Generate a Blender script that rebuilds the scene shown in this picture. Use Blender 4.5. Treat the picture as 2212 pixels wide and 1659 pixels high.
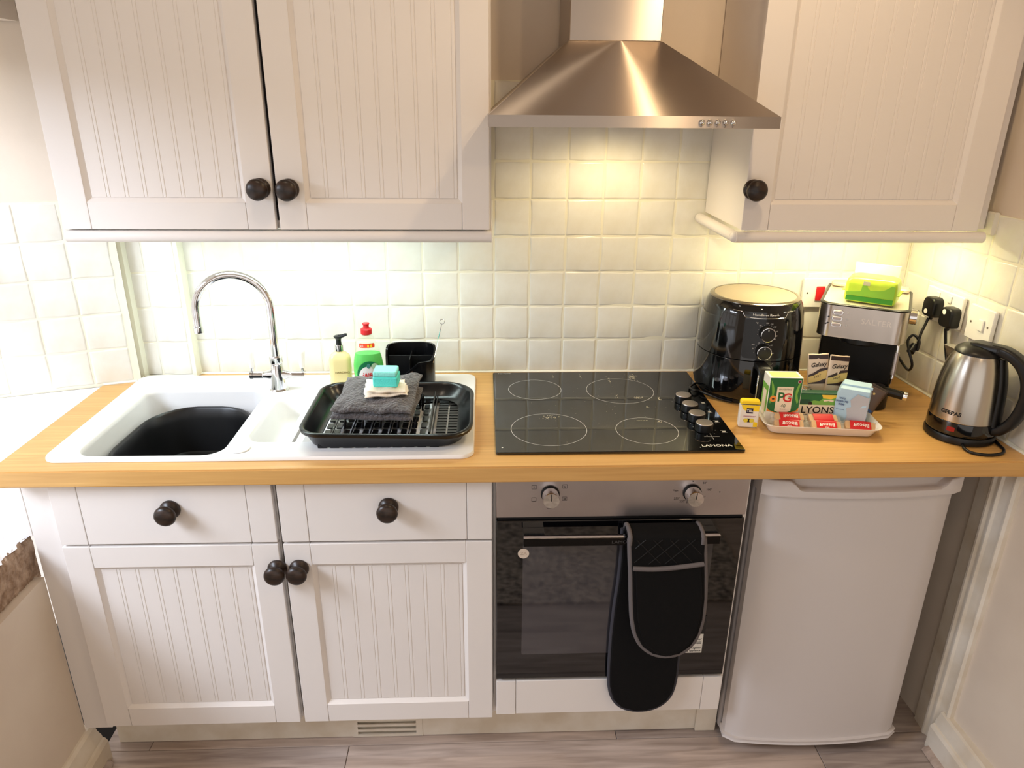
import bpy, bmesh, math, random
from mathutils import Vector, Matrix
from math import sin, cos, pi, radians

random.seed(7)
for o in list(bpy.data.objects): bpy.data.objects.remove(o, do_unlink=True)
S = bpy.context.scene
COL = S.collection

# ------------------------------------------------------------------ camera
CAMP = Vector((-0.0242, -1.4308, 1.6654)); FPX = 1566.69
PITCH, YAW, ROLL = 0.3716, 0.0404, 0.0084
fw = Vector((sin(YAW)*cos(PITCH), cos(YAW)*cos(PITCH), -sin(PITCH)))
rt = Vector((cos(YAW), -sin(YAW), 0)); up = rt.cross(fw)
rt2 = rt*cos(ROLL) + up*sin(ROLL); up2 = up*cos(ROLL) - rt*sin(ROLL)
cd = bpy.data.cameras.new('camera'); cam = bpy.data.objects.new('camera', cd); COL.objects.link(cam)
cam.matrix_world = Matrix(((rt2.x, up2.x, -fw.x, CAMP.x), (rt2.y, up2.y, -fw.y, CAMP.y), (rt2.z, up2.z, -fw.z, CAMP.z), (0, 0, 0, 1)))
cd.sensor_fit = 'HORIZONTAL'; cd.sensor_width = 36; cd.lens = FPX/2212*36; cd.clip_start = 0.02
S.camera = cam
# ------------------------------------------------------------------ view, world, lights
S.view_settings.view_transform = 'Standard'; S.view_settings.look = 'None'
S.view_settings.gamma = 1; S.view_settings.use_curve_mapping = False
S.view_settings.exposure = 0.66
w = bpy.data.worlds.new('world'); S.world = w; w.use_nodes = True
w.node_tree.nodes['Background'].inputs[0].default_value = (1.0, 0.92, 0.86, 1)
w.node_tree.nodes['Background'].inputs[1].default_value = 0.66

def area(name, loc, target, sx, sy, energy, color, spread=180):
    l = bpy.data.lights.new(name, 'AREA'); l.shape = 'RECTANGLE'; l.size = sx; l.size_y = sy
    l.energy = energy; l.color = color; l.spread = radians(spread)
    o = bpy.data.objects.new(name, l); COL.objects.link(o); o.location = loc
    o.rotation_euler = (Vector(target)-Vector(loc)).to_track_quat('-Z', 'Y').to_euler()
    return o
def spot(name, loc, target, energy, color, angle=110, blend=0.6, radius=0.03):
    l = bpy.data.lights.new(name, 'SPOT'); l.energy = energy; l.color = color
    l.spot_size = radians(angle); l.spot_blend = blend; l.shadow_soft_size = radius
    o = bpy.data.objects.new(name, l); COL.objects.link(o); o.location = loc
    o.rotation_euler = (Vector(target)-Vector(loc)).to_track_quat('-Z', 'Y').to_euler()
    return o
WARM = (1.0, 0.72, 0.42)
area('window_daylight', (-2.20, -1.05, 2.20), (-0.75, 0.0, 0.55), 1.30, 0.80, 78, (0.76, 0.85, 1.0))
area('under_cabinet_light_cool', (-0.47, 0.39, 1.374), (-0.47, 0.39, 0.9), 0.62, 0.03, 1.8, (0.80, 0.97, 0.93))
area('under_cabinet_light_warm', (0.90, 0.40, 1.374), (0.90, 0.40, 0.9), 0.42, 0.03, 1.85, (1.0, 0.86, 0.52))
spot('hood_lamp', (0.31, 0.40, 1.608), (0.31, 0.47, 0.9), 2.9, (1.0, 0.80, 0.46), 164, 0.7, 0.025)
spot('ceiling_spot_right', (0.53, -0.20, 2.37), (0.50, 0.15, 1.2), 9, WARM, 125, 0.5, 0.025)
spot('added_worktop_fill', (-0.50, -0.30, 2.37), (-0.50, 0.0, 0.9), 4, (1.0, 0.82, 0.62), 130, 0.6, 0.04)  # added overhead light for a brighter worktop; no known lamp here
spot('ceiling_spot_rear', (0.76, -1.20, 2.37), (0.42, -0.5, 0.9), 6, WARM, 130, 0.6, 0.03)

# ------------------------------------------------------------------ materials
def lin(h):
    if isinstance(h, str):
        h = h.lstrip('#'); c = [int(h[i:i+2], 16)/255 for i in (0, 2, 4)]
    else: c = [v/255 for v in h]
    return tuple(((v+0.055)/1.055)**2.4 if v > 0.04045 else v/12.92 for v in c) + (1,)
MATS = {}
def pm(name, col, rough=0.5, metal=0.0, bump=None, aniso=0, trans=0, ior=1.45, coat=0, emit=None, var=None, spec=0.5, alpha=1, sheen=0):
    """principled material; bump=(scale, strength, stretch xyz); var=(colour2, scale, stretch) noise mix"""
    m = bpy.data.materials.new(name); m.use_nodes = True; nt = m.node_tree; b = nt.nodes['Principled BSDF']
    b.inputs['Base Color'].default_value = lin(col); b.inputs['Roughness'].default_value = rough
    b.inputs['Metallic'].default_value = metal; b.inputs['Specular IOR Level'].default_value = spec
    b.inputs['IOR'].default_value = ior; b.inputs['Transmission Weight'].default_value = trans
    b.inputs['Coat Weight'].default_value = coat; b.inputs['Coat Roughness'].default_value = 0.06
    b.inputs['Alpha'].default_value = alpha
    if sheen: b.inputs['Sheen Weight'].default_value = sheen
    tc = None
    if bump or var: tc = nt.nodes.new('ShaderNodeTexCoord')
    def noise(scale, stretch, detail=4):
        mp = nt.nodes.new('ShaderNodeMapping'); nt.links.new(tc.outputs['Object'], mp.inputs[0])
        mp.inputs['Scale'].default_value = stretch
        n = nt.nodes.new('ShaderNodeTexNoise'); n.inputs['Scale'].default_value = scale; n.inputs['Detail'].default_value = detail
        nt.links.new(mp.outputs[0], n.inputs['Vector']); return n
    if bump:
        n = noise(bump[0], bump[2] if len(bump) > 2 else (1, 1, 1))
        bn = nt.nodes.new('ShaderNodeBump'); bn.inputs['Strength'].default_value = bump[1]
        bn.inputs['Distance'].default_value = bump[3] if len(bump) > 3 else 0.002
        nt.links.new(n.outputs[0], bn.inputs['Height']); nt.links.new(bn.outputs[0], b.inputs['Normal'])
    if var:
        n = noise(var[1], var[2] if len(var) > 2 else (1, 1, 1), 6)
        cr = nt.nodes.new('ShaderNodeValToRGB'); cr.color_ramp.elements[0].position = 0.36; cr.color_ramp.elements[1].position = 0.66
        cr.color_ramp.elements[0].color = lin(col); cr.color_ramp.elements[1].color = lin(var[0])
        nt.links.new(n.outputs[0], cr.inputs[0]); nt.links.new(cr.outputs[0], b.inputs['Base Color'])
    if aniso:
        b.inputs['Anisotropic'].default_value = aniso; b.inputs['Anisotropic Rotation'].default_value = 0.25
        tg = nt.nodes.new('ShaderNodeTangent'); tg.direction_type = 'RADIAL'; tg.axis = 'Z'
        nt.links.new(tg.outputs[0], b.inputs['Tangent'])
    if emit:
        b.inputs['Emission Color'].default_value = lin(emit[0]); b.inputs['Emission Strength'].default_value = emit[1]
    MATS[name] = m; return m

PAINT = pm('cabinet_paint', (236, 230, 225), 0.42, bump=(260, 0.05))
PAINT2 = pm('trim_paint', (234, 227, 214), 0.45, bump=(60, 0.12), var=((216, 204, 184), 9))
PLASTER = pm('wall_plaster', (226, 214, 198), 0.85, bump=(34, 0.16, (1, 1, 1), 0.004), var=((216, 202, 186), 3))
PLASTER_W = pm('white_plaster', (240, 240, 240), 0.8, bump=(55, 0.35, (1, 1, 1), 0.005))
STONE = pm('raw_stone', (186, 162, 140), 0.95, bump=(220, 0.8, (1, 1, 1), 0.004), var=((140, 114, 92), 60))
TILE = pm('tile_glaze', (233, 231, 222), 0.2, bump=(26, 0.22, (1, 1, 1), 0.004), var=((225, 221, 208), 14))
GROUT = pm('grout', (236, 231, 210), 0.8, bump=(120, 0.2))
BEAD = pm('grout_bead', (238, 236, 216), 0.6, bump=(50, 0.2))
STEEL = pm('brushed_steel', (202, 190, 178), 0.38, 1.0, aniso=1.0, bump=(9, 0.02, (2, 2, 260), 0.0005))
STEEL2 = pm('panel_steel', (205, 196, 194), 0.34, 1.0, bump=(8, 0.02, (2, 200, 200), 0.0005), var=((188, 178, 176), 4))
KSTEEL = pm('kettle_steel', (196, 190, 180), 0.27, 1.0, aniso=0.6, bump=(6, 0.02, (1, 1, 200), 0.0005))
CSTEEL = pm('machine_steel', (206, 196, 186), 0.24, 1.0, bump=(3, 0.12, (3, 3, 1), 0.01))
CHROME = pm('chrome', (232, 232, 234), 0.06, 1.0)
BLACKG = pm('black_gloss', (9, 10, 12), 0.07, coat=0.6)
BLACKP = pm('black_plastic', (17, 17, 18), 0.35)
BLACKR = pm('black_rack_plastic', (10, 10, 12), 0.24)
BLACKM = pm('black_matte', (12, 12, 13), 0.6)
GLASSB = pm('black_glass', (7, 8, 9), 0.03, ior=1.7)
OVENG = pm('oven_glass', (8, 8, 10), 0.04, ior=1.75)
OVENW = pm('oven_window', (58, 56, 60), 0.05, ior=1.9)
KNOB = pm('dark_wood_knob', (30, 25, 23), 0.34, var=((58, 42, 32), 30, (1, 1, 4)))
WHITEP = pm('white_plastic', (240, 238, 232), 0.3)
CERAM = pm('white_ceramic', (244, 240, 234), 0.15)
SINKM = pm('white_composite', (240, 240, 240), 0.28)
FRIDGE = pm('fridge_enamel', (214, 208, 206), 0.42, bump=(420, 0.05))
FRIDGES = pm('fridge_side', (176, 172, 172), 0.45)
SHADOW = pm('dark_gap', (24, 22, 20), 0.9)
LINE = pm('print_grey', (190, 190, 190), 0.4)
PRINTK = pm('print_black', (18, 16, 16), 0.5)
PRINTW = pm('print_white', (240, 238, 232), 0.5)
CRUMB = pm('residue', (226, 216, 188), 0.7)
YELLOW = pm('yellow_plastic', (252, 218, 40), 0.35)
RED = pm('red_print', (206, 34, 40), 0.4)
REDP = pm('red_plastic', (214, 40, 44), 0.3)
GREEN = pm('green_print', (34, 108, 56), 0.45)
GREENL = pm('light_green_print', (120, 180, 76), 0.45)
GREEND = pm('dark_green_print', (14, 74, 52), 0.45)
CREAM = pm('cream_print', (240, 226, 200), 0.5)
ORANGE = pm('orange_print', (240, 150, 60), 0.5)
BISC = pm('biscuit', (206, 160, 108), 0.8, bump=(90, 0.5))
SUGAR = pm('pale_blue_paper', (176, 208, 230), 0.55, bump=(14, 0.5, (1, 1, 1), 0.01))
SUGAR_SHADE = pm('shaded_paper', (180, 182, 190), 0.6, bump=(14, 0.5, (1, 1, 1), 0.01))  # the blue paper in shade, painted as a greyer colour
BROWN = pm('brown_foil', (52, 34, 30), 0.3)
TAN = pm('tan_foil', (214, 196, 176), 0.32, 0.25)
GOLD = pm('gold_foil', (206, 178, 110), 0.3, 0.4)
TOWEL = pm('grey_towel', (70, 66, 68), 0.95, bump=(150, 1.0, (1, 1, 1), 0.008), var=((96, 90, 90), 120), sheen=0.4)
CLOTH = pm('cream_cloth', (236, 224, 206), 0.95, bump=(90, 0.6, (6, 1, 1), 0.003))
SPONGE = pm('cyan_sponge', (92, 226, 216), 0.85, bump=(300, 0.8))
SPONGEL = pm('pale_cyan_scourer', (150, 240, 232), 0.85, bump=(300, 0.8))
GLOVE = pm('black_quilt', (10, 10, 11), 0.85, bump=(500, 0.2), spec=0.25)
BINDING = pm('grey_binding', (104, 98, 98), 0.8, bump=(300, 0.3))
SOAP = pm('amber_soap', (252, 236, 176), 0.12, trans=0.3, ior=1.3)
CLEARP = pm('clear_plastic', (236, 244, 200), 0.08, alpha=0.14)
LIQ = pm('green_liquid', (0, 196, 58), 0.15)
FILM = pm('clear_film', (235, 228, 214), 0.12, alpha=0.16)
GLASSJ = pm('jar_glass', (240, 245, 240), 0.03, trans=0.9, ior=1.2, alpha=0.5)
LIME = pm('lime_pack', (196, 222, 70), 0.3, var=((172, 210, 60), 18))
PINKGREY = pm('worn_sticker', (222, 204, 184), 0.6)
SEAL = pm('sealant', (240, 238, 226), 0.4)
NEON = pm('red_neon', (150, 20, 20), 0.3)
RUGM = pm('woven_rug', (214, 200, 186), 0.95, bump=(90, 0.8, (1, 1, 1), 0.01), var=((80, 72, 68), 24, (1.6, 3.4, 1)))

def wood(name, c1, c2, c3, rough, stave=(0.62, 0.042), grain=(1.6, 42, 42), gs=3.0, bumps=0.08):
    m = bpy.data.materials.new(name); m.use_nodes = True; nt = m.node_tree; b = nt.nodes['Principled BSDF']; b.inputs['Roughness'].default_value = rough
    tc = nt.nodes.new('ShaderNodeTexCoord')
    mp = nt.nodes.new('ShaderNodeMapping'); mp.inputs['Scale'].default_value = grain; nt.links.new(tc.outputs['Object'], mp.inputs[0])
    n = nt.nodes.new('ShaderNodeTexNoise'); n.inputs['Scale'].default_value = gs; n.inputs['Detail'].default_value = 8; n.inputs['Distortion'].default_value = 0.6
    nt.links.new(mp.outputs[0], n.inputs['Vector'])
    cr = nt.nodes.new('ShaderNodeValToRGB'); cr.color_ramp.elements[0].position = 0.32; cr.color_ramp.elements[1].position = 0.7
    cr.color_ramp.elements[0].color = lin(c2); cr.color_ramp.elements[1].color = lin(c1)
    nt.links.new(n.outputs[0], cr.inputs[0])
    out = cr.outputs[0]
    if stave:
        br = nt.nodes.new('ShaderNodeTexBrick'); br.inputs['Scale'].default_value = 1; br.inputs['Mortar Size'].default_value = 0.0
        br.inputs['Brick Width'].default_value = stave[0]; br.inputs['Row Height'].default_value = stave[1]
        br.inputs['Color1'].default_value = (1, 1, 1, 1); br.inputs['Color2'].default_value = (0, 0, 0, 1); br.inputs['Bias'].default_value = 0
        br.offset = 0.37
        sp_ = nt.nodes.new('ShaderNodeSeparateXYZ'); cb = nt.nodes.new('ShaderNodeCombineXYZ'); ad = nt.nodes.new('ShaderNodeMath'); ad.operation = 'SUBTRACT'
        nt.links.new(tc.outputs['Object'], sp_.inputs[0]); nt.links.new(sp_.outputs[0], cb.inputs[0]); nt.links.new(sp_.outputs[1], ad.inputs[0]); nt.links.new(sp_.outputs[2], ad.inputs[1])
        nt.links.new(ad.outputs[0], cb.inputs[1]); nt.links.new(cb.outputs[0], br.inputs['Vector'])
        mx = nt.nodes.new('ShaderNodeMixRGB'); mx.blend_type = 'MIX'; mx.inputs[2].default_value = lin(c3)
        ml = nt.nodes.new('ShaderNodeMath'); ml.operation = 'MULTIPLY'; ml.inputs[1].default_value = 0.66
        nt.links.new(br.outputs['Color'], ml.inputs[0]); nt.links.new(ml.outputs[0], mx.inputs[0])
        nt.links.new(out, mx.inputs[1]); out = mx.outputs[0]
    nt.links.new(out, b.inputs['Base Color'])
    bn = nt.nodes.new('ShaderNodeBump'); bn.inputs['Strength'].default_value = bumps; bn.inputs['Distance'].default_value = 0.001
    nt.links.new(n.outputs[0], bn.inputs['Height']); nt.links.new(bn.outputs[0], b.inputs['Normal'])
    return m
OAK = wood('oak_worktop', (228, 184, 114), (202, 154, 90), (210, 162, 96), 0.36)
PLANKS = [wood('floor_oak_%d' % i, a, b_, a, 0.42, None, (1.3, 16, 16), 3.2, 0.12) for i, (a, b_) in enumerate([((204, 190, 182), (156, 140, 132)), ((192, 178, 170), (140, 126, 120)), ((210, 192, 180), (166, 148, 136))])]

# ------------------------------------------------------------------ mesh helpers
WM = {}
def BM(): return bmesh.new()
def tag(o, label, cat, group=None, kind=None):
    if label: o['label'] = label
    if cat: o['category'] = cat
    if group: o['group'] = group
    if kind: o['kind'] = kind
    return o
def thing(name, label, cat, loc=(0, 0, 0), rotz=0, group=None, rot=None):
    o = bpy.data.objects.new(name, None); COL.objects.link(o); o.location = loc
    o.rotation_euler = rot or (0, 0, rotz); o.empty_display_size = 0.02
    WM[o.name] = Matrix.Translation(loc) @ o.rotation_euler.to_matrix().to_4x4()
    return tag(o, label, cat, group)
def part(name, bm, mat, parent=None, world=False, smooth=40, label=None):
    me = bpy.data.meshes.new(name)
    bmesh.ops.recalc_face_normals(bm, faces=bm.faces[:])
    bm.to_mesh(me); bm.free()
    for m in (mat if isinstance(mat, (list, tuple)) else [mat]): me.materials.append(m)
    if smooth:
        for p in me.polygons: p.use_smooth = True
        me.set_sharp_from_angle(angle=radians(smooth))
    o = bpy.data.objects.new(name, me); COL.objects.link(o)
    if smooth:
        md = o.modifiers.new('weighted_normal', 'WEIGHTED_NORMAL'); md.keep_sharp = True; md.weight = 80
    if parent is not None:
        o.parent = parent; WM[o.name] = WM[parent.name]
        if world: me.transform(WM[parent.name].inverted())
    else: WM[o.name] = Matrix()
    if label: o['label'] = label
    return o
def inst(o, parent, loc=(0, 0, 0), rot=None, scale=None, name=None):
    c = o.copy(); COL.objects.link(c); c.parent = parent; c.location = loc
    if rot: c.rotation_euler = rot
    if scale: c.scale = scale
    WM[c.name] = WM[parent.name] if parent else Matrix()
    return c
def structure(name, bm, mat, smooth=30):
    o = part(name, bm, mat, smooth=smooth); o['kind'] = 'structure'; return o
def bx(bm, x0, x1, y0, y1, z0, z1, b=0, seg=2, M=None, mi=0):
    r = bmesh.ops.create_cube(bm, size=1); vs = r['verts']
    for v in vs: v.co = Vector(((x0+x1)/2+v.co.x*(x1-x0), (y0+y1)/2+v.co.y*(y1-y0), (z0+z1)/2+v.co.z*(z1-z0)))
    if b:
        es = list({e for v in vs for e in v.link_edges})
        r2 = bmesh.ops.bevel(bm, geom=es, offset=b, segments=seg, affect='EDGES', profile=0.5)
        vs = list({v for v in r2['verts']} | {v for v in vs if v.is_valid})
    if M is not None: bmesh.ops.transform(bm, matrix=M, verts=vs)
    if mi:
        for f in {f for v in vs for f in v.link_faces}: f.material_index = mi
    return bm
def ring(bm, pts): return [bm.verts.new(p) for p in pts]
def bridge(bm, a, b, mi=0):
    n = len(a)
    for i in range(n):
        f = bm.faces.new((a[i], a[(i+1) % n], b[(i+1) % n], b[i])); f.material_index = mi
def loft(bm, rings, cap0=True, cap1=True, mi=0):
    rs = [ring(bm, r) for r in rings]
    for a, b in zip(rs, rs[1:]): bridge(bm, a, b, mi)
    if cap0: f = bm.faces.new(rs[0]); f.material_index = mi
    if cap1: f = bm.faces.new(rs[-1][::-1]); f.material_index = mi
    return bm
def lathe(bm, prof, seg=32, c=(0, 0, 0), sx=1, sy=1, M=None, caps=True):
    rs = []
    for r, z in prof:
        rs.append([Vector((c[0]+max(r, 1e-4)*sx*cos(2*pi*i/seg), c[1]+max(r, 1e-4)*sy*sin(2*pi*i/seg), c[2]+z)) for i in range(seg)])
    if M is not None: rs = [[M @ p for p in r] for r in rs]
    return loft(bm, rs, caps, caps)
def cyl(bm, c, r, h, axis='z', seg=24, r2=None, b=0):
    r2 = r if r2 is None else r2
    M = {'z': Matrix(), 'y': Matrix.Rotation(pi/2, 4, 'X'), 'x': Matrix.Rotation(pi/2, 4, 'Y')}[axis]   # 'y' points to -y
    prof = [(r-b, 0), (r, b), (r2, h-b), (r2-b, h)] if b else [(r, 0), (r2, h)]
    return lathe(bm, prof, seg, M=Matrix.Translation(c) @ M)
def smooth_path(P, n=8, closed=False):
    P = [Vector(p) for p in P]; out = []; m = len(P)
    for i in range(m if closed else m-1):
        p0 = P[(i-1) % m] if closed else P[max(i-1, 0)]; p1 = P[i]; p2 = P[(i+1) % m]; p3 = P[(i+2) % m] if closed else P[min(i+2, m-1)]
        for k in range(n):
            t = k/n; out.append(0.5*((2*p1)+(p2-p0)*t+(2*p0-5*p1+4*p2-p3)*t*t+(3*p1-p0-3*p2+p3)*t**3))
    if not closed: out.append(P[-1])
    return out
def tube(bm, P, r, seg=10, closed=False, radii=None, flat=None):
    P = [Vector(p) for p in P]; n = len(P); rs = []; nrm = None
    for i in range(n):
        a = P[(i-1) % n] if closed or i else P[i]; b = P[(i+1) % n] if closed or i < n-1 else P[i]
        t = (b-a).normalized()
        if nrm is None:
            nrm = t.orthogonal().normalized()
        else:
            nrm = (nrm-t*nrm.dot(t)); nrm = nrm.normalized() if nrm.length > 1e-6 else t.orthogonal().normalized()
        bi = t.cross(nrm); rr = radii[i] if radii else r
        rs.append([P[i]+(nrm*cos(2*pi*k/seg)+bi*sin(2*pi*k/seg))*rr for k in range(seg)])
    if closed:
        R = [ring(bm, r_) for r_ in rs]
        # align the seam
        a, b = R[-1], R[0]; best = min(range(seg), key=lambda s: sum((a[k].co-b[(k+s) % seg].co).length for k in range(0, seg, 2)))
        for x, y in zip(R, R[1:]): bridge(bm, x, y)
        bridge(bm, a, b[best:]+b[:best])
    else: loft(bm, rs)
    return bm
def rr(x0, x1, y0, y1, r, n=6):
    """rounded rectangle outline; r one radius or four (x1y1, x0y1, x0y0, x1y0)"""
    R = r if isinstance(r, (list, tuple)) else [r]*4
    out = []
    for (cx, cy, a0, q) in ((x1-R[0], y1-R[0], 0, R[0]), (x0+R[1], y1-R[1], 90, R[1]), (x0+R[2], y0+R[2], 180, R[2]), (x1-R[3], y0+R[3], 270, R[3])):
        for i in range(n+1):
            a = radians(a0+90*i/n); out.append((cx+q*cos(a), cy+q*sin(a)))
    return out
def prism(bm, pts, z0, z1, M=None, b=0, mi=0):
    """extrude outline pts (2D) from z0 to z1, optional small chamfer; M maps local to target"""
    M = M or Matrix()
    def off(d):
        n = len(pts); o = []
        for i in range(n):
            p = Vector(pts[i]); a = Vector(pts[i-1]); c = Vector(pts[(i+1) % n])
            t = (c-a); t = t.normalized() if t.length else Vector((1, 0)); o.append(p+Vector((-t.y, t.x))*d)
        return o
    if b: rs = [(off(b), z0), (pts, z0+b), (pts, z1-b), (off(b), z1)]
    else: rs = [(pts, z0), (pts, z1)]
    return loft(bm, [[M @ Vector((p[0], p[1], z)) for p in q] for q, z in rs], mi=mi)
def plate(bm, outer, holes, z, M=None, mi=0):
    """flat face with holes; returns (outer ring verts, [hole ring verts])"""
    M = M or Matrix()
    loops = [ring(bm, [M @ Vector((p[0], p[1], z)) for p in l]) for l in [outer]+holes]
    es = []
    for l in loops:
        for i in range(len(l)): es.append(bm.edges.new((l[i], l[(i+1) % len(l)])))
    r = bmesh.ops.triangle_fill(bm, use_beauty=True, edges=es, normal=M.to_3x3() @ Vector((0, 0, 1)))
    for f in r['geom']:
        if isinstance(f, bmesh.types.BMFace): f.material_index = mi
    return loops[0], loops[1:]
def slab_holes(bm, outer, holes, z0, z1, M=None):
    o1, h1 = plate(bm, outer, holes, z0, M); o2, h2 = plate(bm, outer, holes, z1, M)
    bridge(bm, o1, o2)
    for a, b in zip(h1, h2): bridge(bm, a, b)
    return bm
FRONT = Matrix(((1, 0, 0, 0), (0, 0, -1, 0), (0, 1, 0, 0), (0, 0, 0, 1)))     # local x,y,z -> X, Z, -Y (faces the room)
def atf(x, y, z): return Matrix.Translation((x, y, z)) @ FRONT
def text(name, s, size, parent, mat, M, ext=0.0002, align='CENTER', wrap=None, sx=1, world=False, shear=0, bold=0, space=1):
    cu = bpy.data.curves.new(name, 'FONT'); cu.body = s; cu.size = size; cu.extrude = ext; cu.align_x = align; cu.align_y = 'CENTER'
    cu.resolution_u = 3; cu.shear = shear; cu.offset = bold; cu.space_character = space
    o = bpy.data.objects.new(name+'_tmp', cu); COL.objects.link(o)
    dg = bpy.context.evaluated_depsgraph_get(); me = bpy.data.meshes.new_from_object(o.evaluated_get(dg))
    bpy.data.objects.remove(o, do_unlink=True); bpy.data.curves.remove(cu)
    for v in me.vertices:
        x, y, z = v.co.x*sx, v.co.y, v.co.z
        if wrap: a = x/wrap; x, z = (wrap+z)*sin(a), (wrap+z)*cos(a)-wrap
        v.co = M @ Vector((x, y, z))
    if world: me.transform(WM[parent.name].inverted())
    me.materials.clear(); me.materials.append(mat); me.name = name
    t = bpy.data.objects.new(name, me); COL.objects.link(t); t.parent = parent; WM[t.name] = WM[parent.name]
    return t
def arc(cx, cy, r, a0, a1, n=12): return [(cx+r*cos(radians(a0+(a1-a0)*i/n)), cy+r*sin(radians(a0+(a1-a0)*i/n))) for i in range(n+1)]
def dense(pts, m=0.006):
    out = []
    for a, b_ in zip(pts, pts[1:]+pts[:1]):
        n = max(1, int(math.hypot(b_[0]-a[0], b_[1]-a[1])/m+0.99))
        out += [(a[0]+(b_[0]-a[0])*i/n, a[1]+(b_[1]-a[1])*i/n) for i in range(n)]
    return out
def circ(cx, cy, rx, ry=None, n=24): return [(cx+rx*cos(2*pi*i/n), cy+(ry or rx)*sin(2*pi*i/n)) for i in range(n)]

# ================================================================== THE SETTING
WT = 0.91            # worktop top
YW = 0.607           # tiled back wall face
TP = 0.1006          # tile pitch
# floor
bm = BM(); bx(bm, -1.6, 1.5, -3.0, 0.64, -0.06, -0.012)
floor = structure('floor', bm, SHADOW)
rows = [(0.092, 0.285, [-0.95, 0.34]), (-0.100, 0.092, [-0.405, 0.888]), (-0.292, -0.100, [-0.86, 0.43]), (-0.484, -0.292, [-0.14, 1.15]), (-0.676, -0.484, [-0.62, 0.67]), (-0.868, -0.676, [0.10]), (-1.06, -0.868, [-0.5, 0.79]), (-1.252, -1.06, [-0.1]), (-1.444, -1.252, [0.5]), (-1.636, -1.444, [-0.3]), (-1.828, -1.636, [0.2])]
k = 0
for y0, y1, js in rows:
    xs = [-1.075] + js + [1.24]
    for a, b_ in zip(xs, xs[1:]):
        bm = BM(); bx(bm, a+0.0008, b_-0.0008, y0+0.0006, y1-0.0006, -0.012, 0, 0.0012, 1)
        o = part('floor_plank', bm, PLANKS[(k*2+int(y0*37)) % 3], floor); k += 1
# ceiling
bm = BM(); bx(bm, -1.6, 1.5, -3.0, 0.9, 2.4, 2.46); structure('ceiling', bm, PLASTER)
# back wall
bm = BM(); bx(bm, -1.02, 1.4, YW+0.006, YW+0.12, -0.05, 2.4)
wall_back = structure('wall_back', bm, PLASTER)
bm = BM(); bx(bm, -0.868, 1.2, YW+0.0003, YW+0.006, 0.86, 1.416); bx(bm, -0.012, 0.60, YW+0.0003, YW+0.006, 1.4165, 1.717)
part('grout_bed', bm, GROUT, wall_back)
bm = BM(); bx(bm, -1.02, -0.868, 0.5903, YW+0.01, 0.86, 1.416); part('boxed_pier', bm, GROUT, wall_back)
bm = BM(); bx(bm, -1.02, -0.868, 0.593, YW+0.01, 1.416, 2.3); part('boxed_pier_plaster', bm, PLASTER, wall_back)
# tile variants (unit tile, x-z plane, front to -y), slightly pillowed and uneven
TILES = []
for v in range(8):
    rnd = random.Random(v); s = 0.0976; C_ = [0, 0.022, 0.055, 0.30, 0.5, 0.70, 0.945, 0.978, 1]; n = len(C_)-1
    bm = BM(); g = []
    ph = [rnd.uniform(0, 6.28) for _ in range(6)]; tl = [rnd.uniform(-1, 1)*0.0006 for _ in range(2)]
    for j in range(n+1):
        row = []
        for i in range(n+1):
            u, t = C_[i], C_[j]; e = min(i, j, n-i, n-j)
            h = (-0.0022, -0.0003, 0.0002)[min(e, 2)]+0.00045*sin(u*5+ph[0])+0.00045*cos(t*5+ph[1])+tl[0]*(u-0.5)+tl[1]*(t-0.5)
            k_ = 1 if e < 2 else 0.3
            x = (u-0.5)*s+0.0009*sin(t*6+ph[2])*(1 if i < 4 else -1)*k_; z = (t-0.5)*s+0.0009*sin(u*6+ph[3])*(1 if j < 4 else -1)*k_
            row.append(bm.verts.new((x, -0.001-h, z)))
        g.append(row)
    for j in range(n):
        for i in range(n): bm.faces.new((g[j][i], g[j][i+1], g[j+1][i+1], g[j+1][i]))
    me = bpy.data.meshes.new('tile')
    bmesh.ops.recalc_face_normals(bm, faces=bm.faces[:])
    if bm.faces[0].normal.y > 0: bmesh.ops.reverse_faces(bm, faces=bm.faces[:])
    bm.to_mesh(me); bm.free(); me.materials.append(TILE)
    for p in me.polygons: p.use_smooth = True
    TILES.append(me)
def tile(parent, x, y, z, rz=0, sx=1.0, sz=1.0):
    o = bpy.data.objects.new('tile', random.choice(TILES)); COL.objects.link(o); o.parent = parent
    o.location = (x, y, z); o.scale = (sx, 1, sz)
    o.rotation_euler = (random.uniform(-1, 1)*0.012, random.uniform(-1, 1)*0.008, rz+random.uniform(-1, 1)*0.012)
X0 = 0.0045
for kx in range(-9, 12):
    for kz in range(8):
        x0 = max(X0+TP*kx, -0.862); x1 = min(X0+TP*(kx+1), 1.198); z0 = 0.912+TP*kz
        if kz > 4 and not (-0.02 < x0 and x1 < 0.66): continue
        tile(wall_back, (x0+x1)/2, YW, z0+TP/2, 0, (x1-x0-0.0034)/0.0972)
for kz in range(5):
    z0 = 0.912+TP*kz+TP/2
    tile(wall_back, -0.986, 0.590, z0, 0, 0.046/0.0972); tile(wall_back, -0.918, 0.590, z0, 0, 0.084/0.0972)
for (x, y) in ((-0.866, 0.588), (-1.012, 0.580)):
    bm = BM(); prism(bm, [(x-0.007, y-0.006), (x+0.004, y-0.006), (x+0.010, y+0.006), (x+0.010, YW+0.004), (x-0.007, YW+0.004)], 0.912, 1.416)
    part('corner_bead', bm, BEAD, wall_back)
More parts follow.
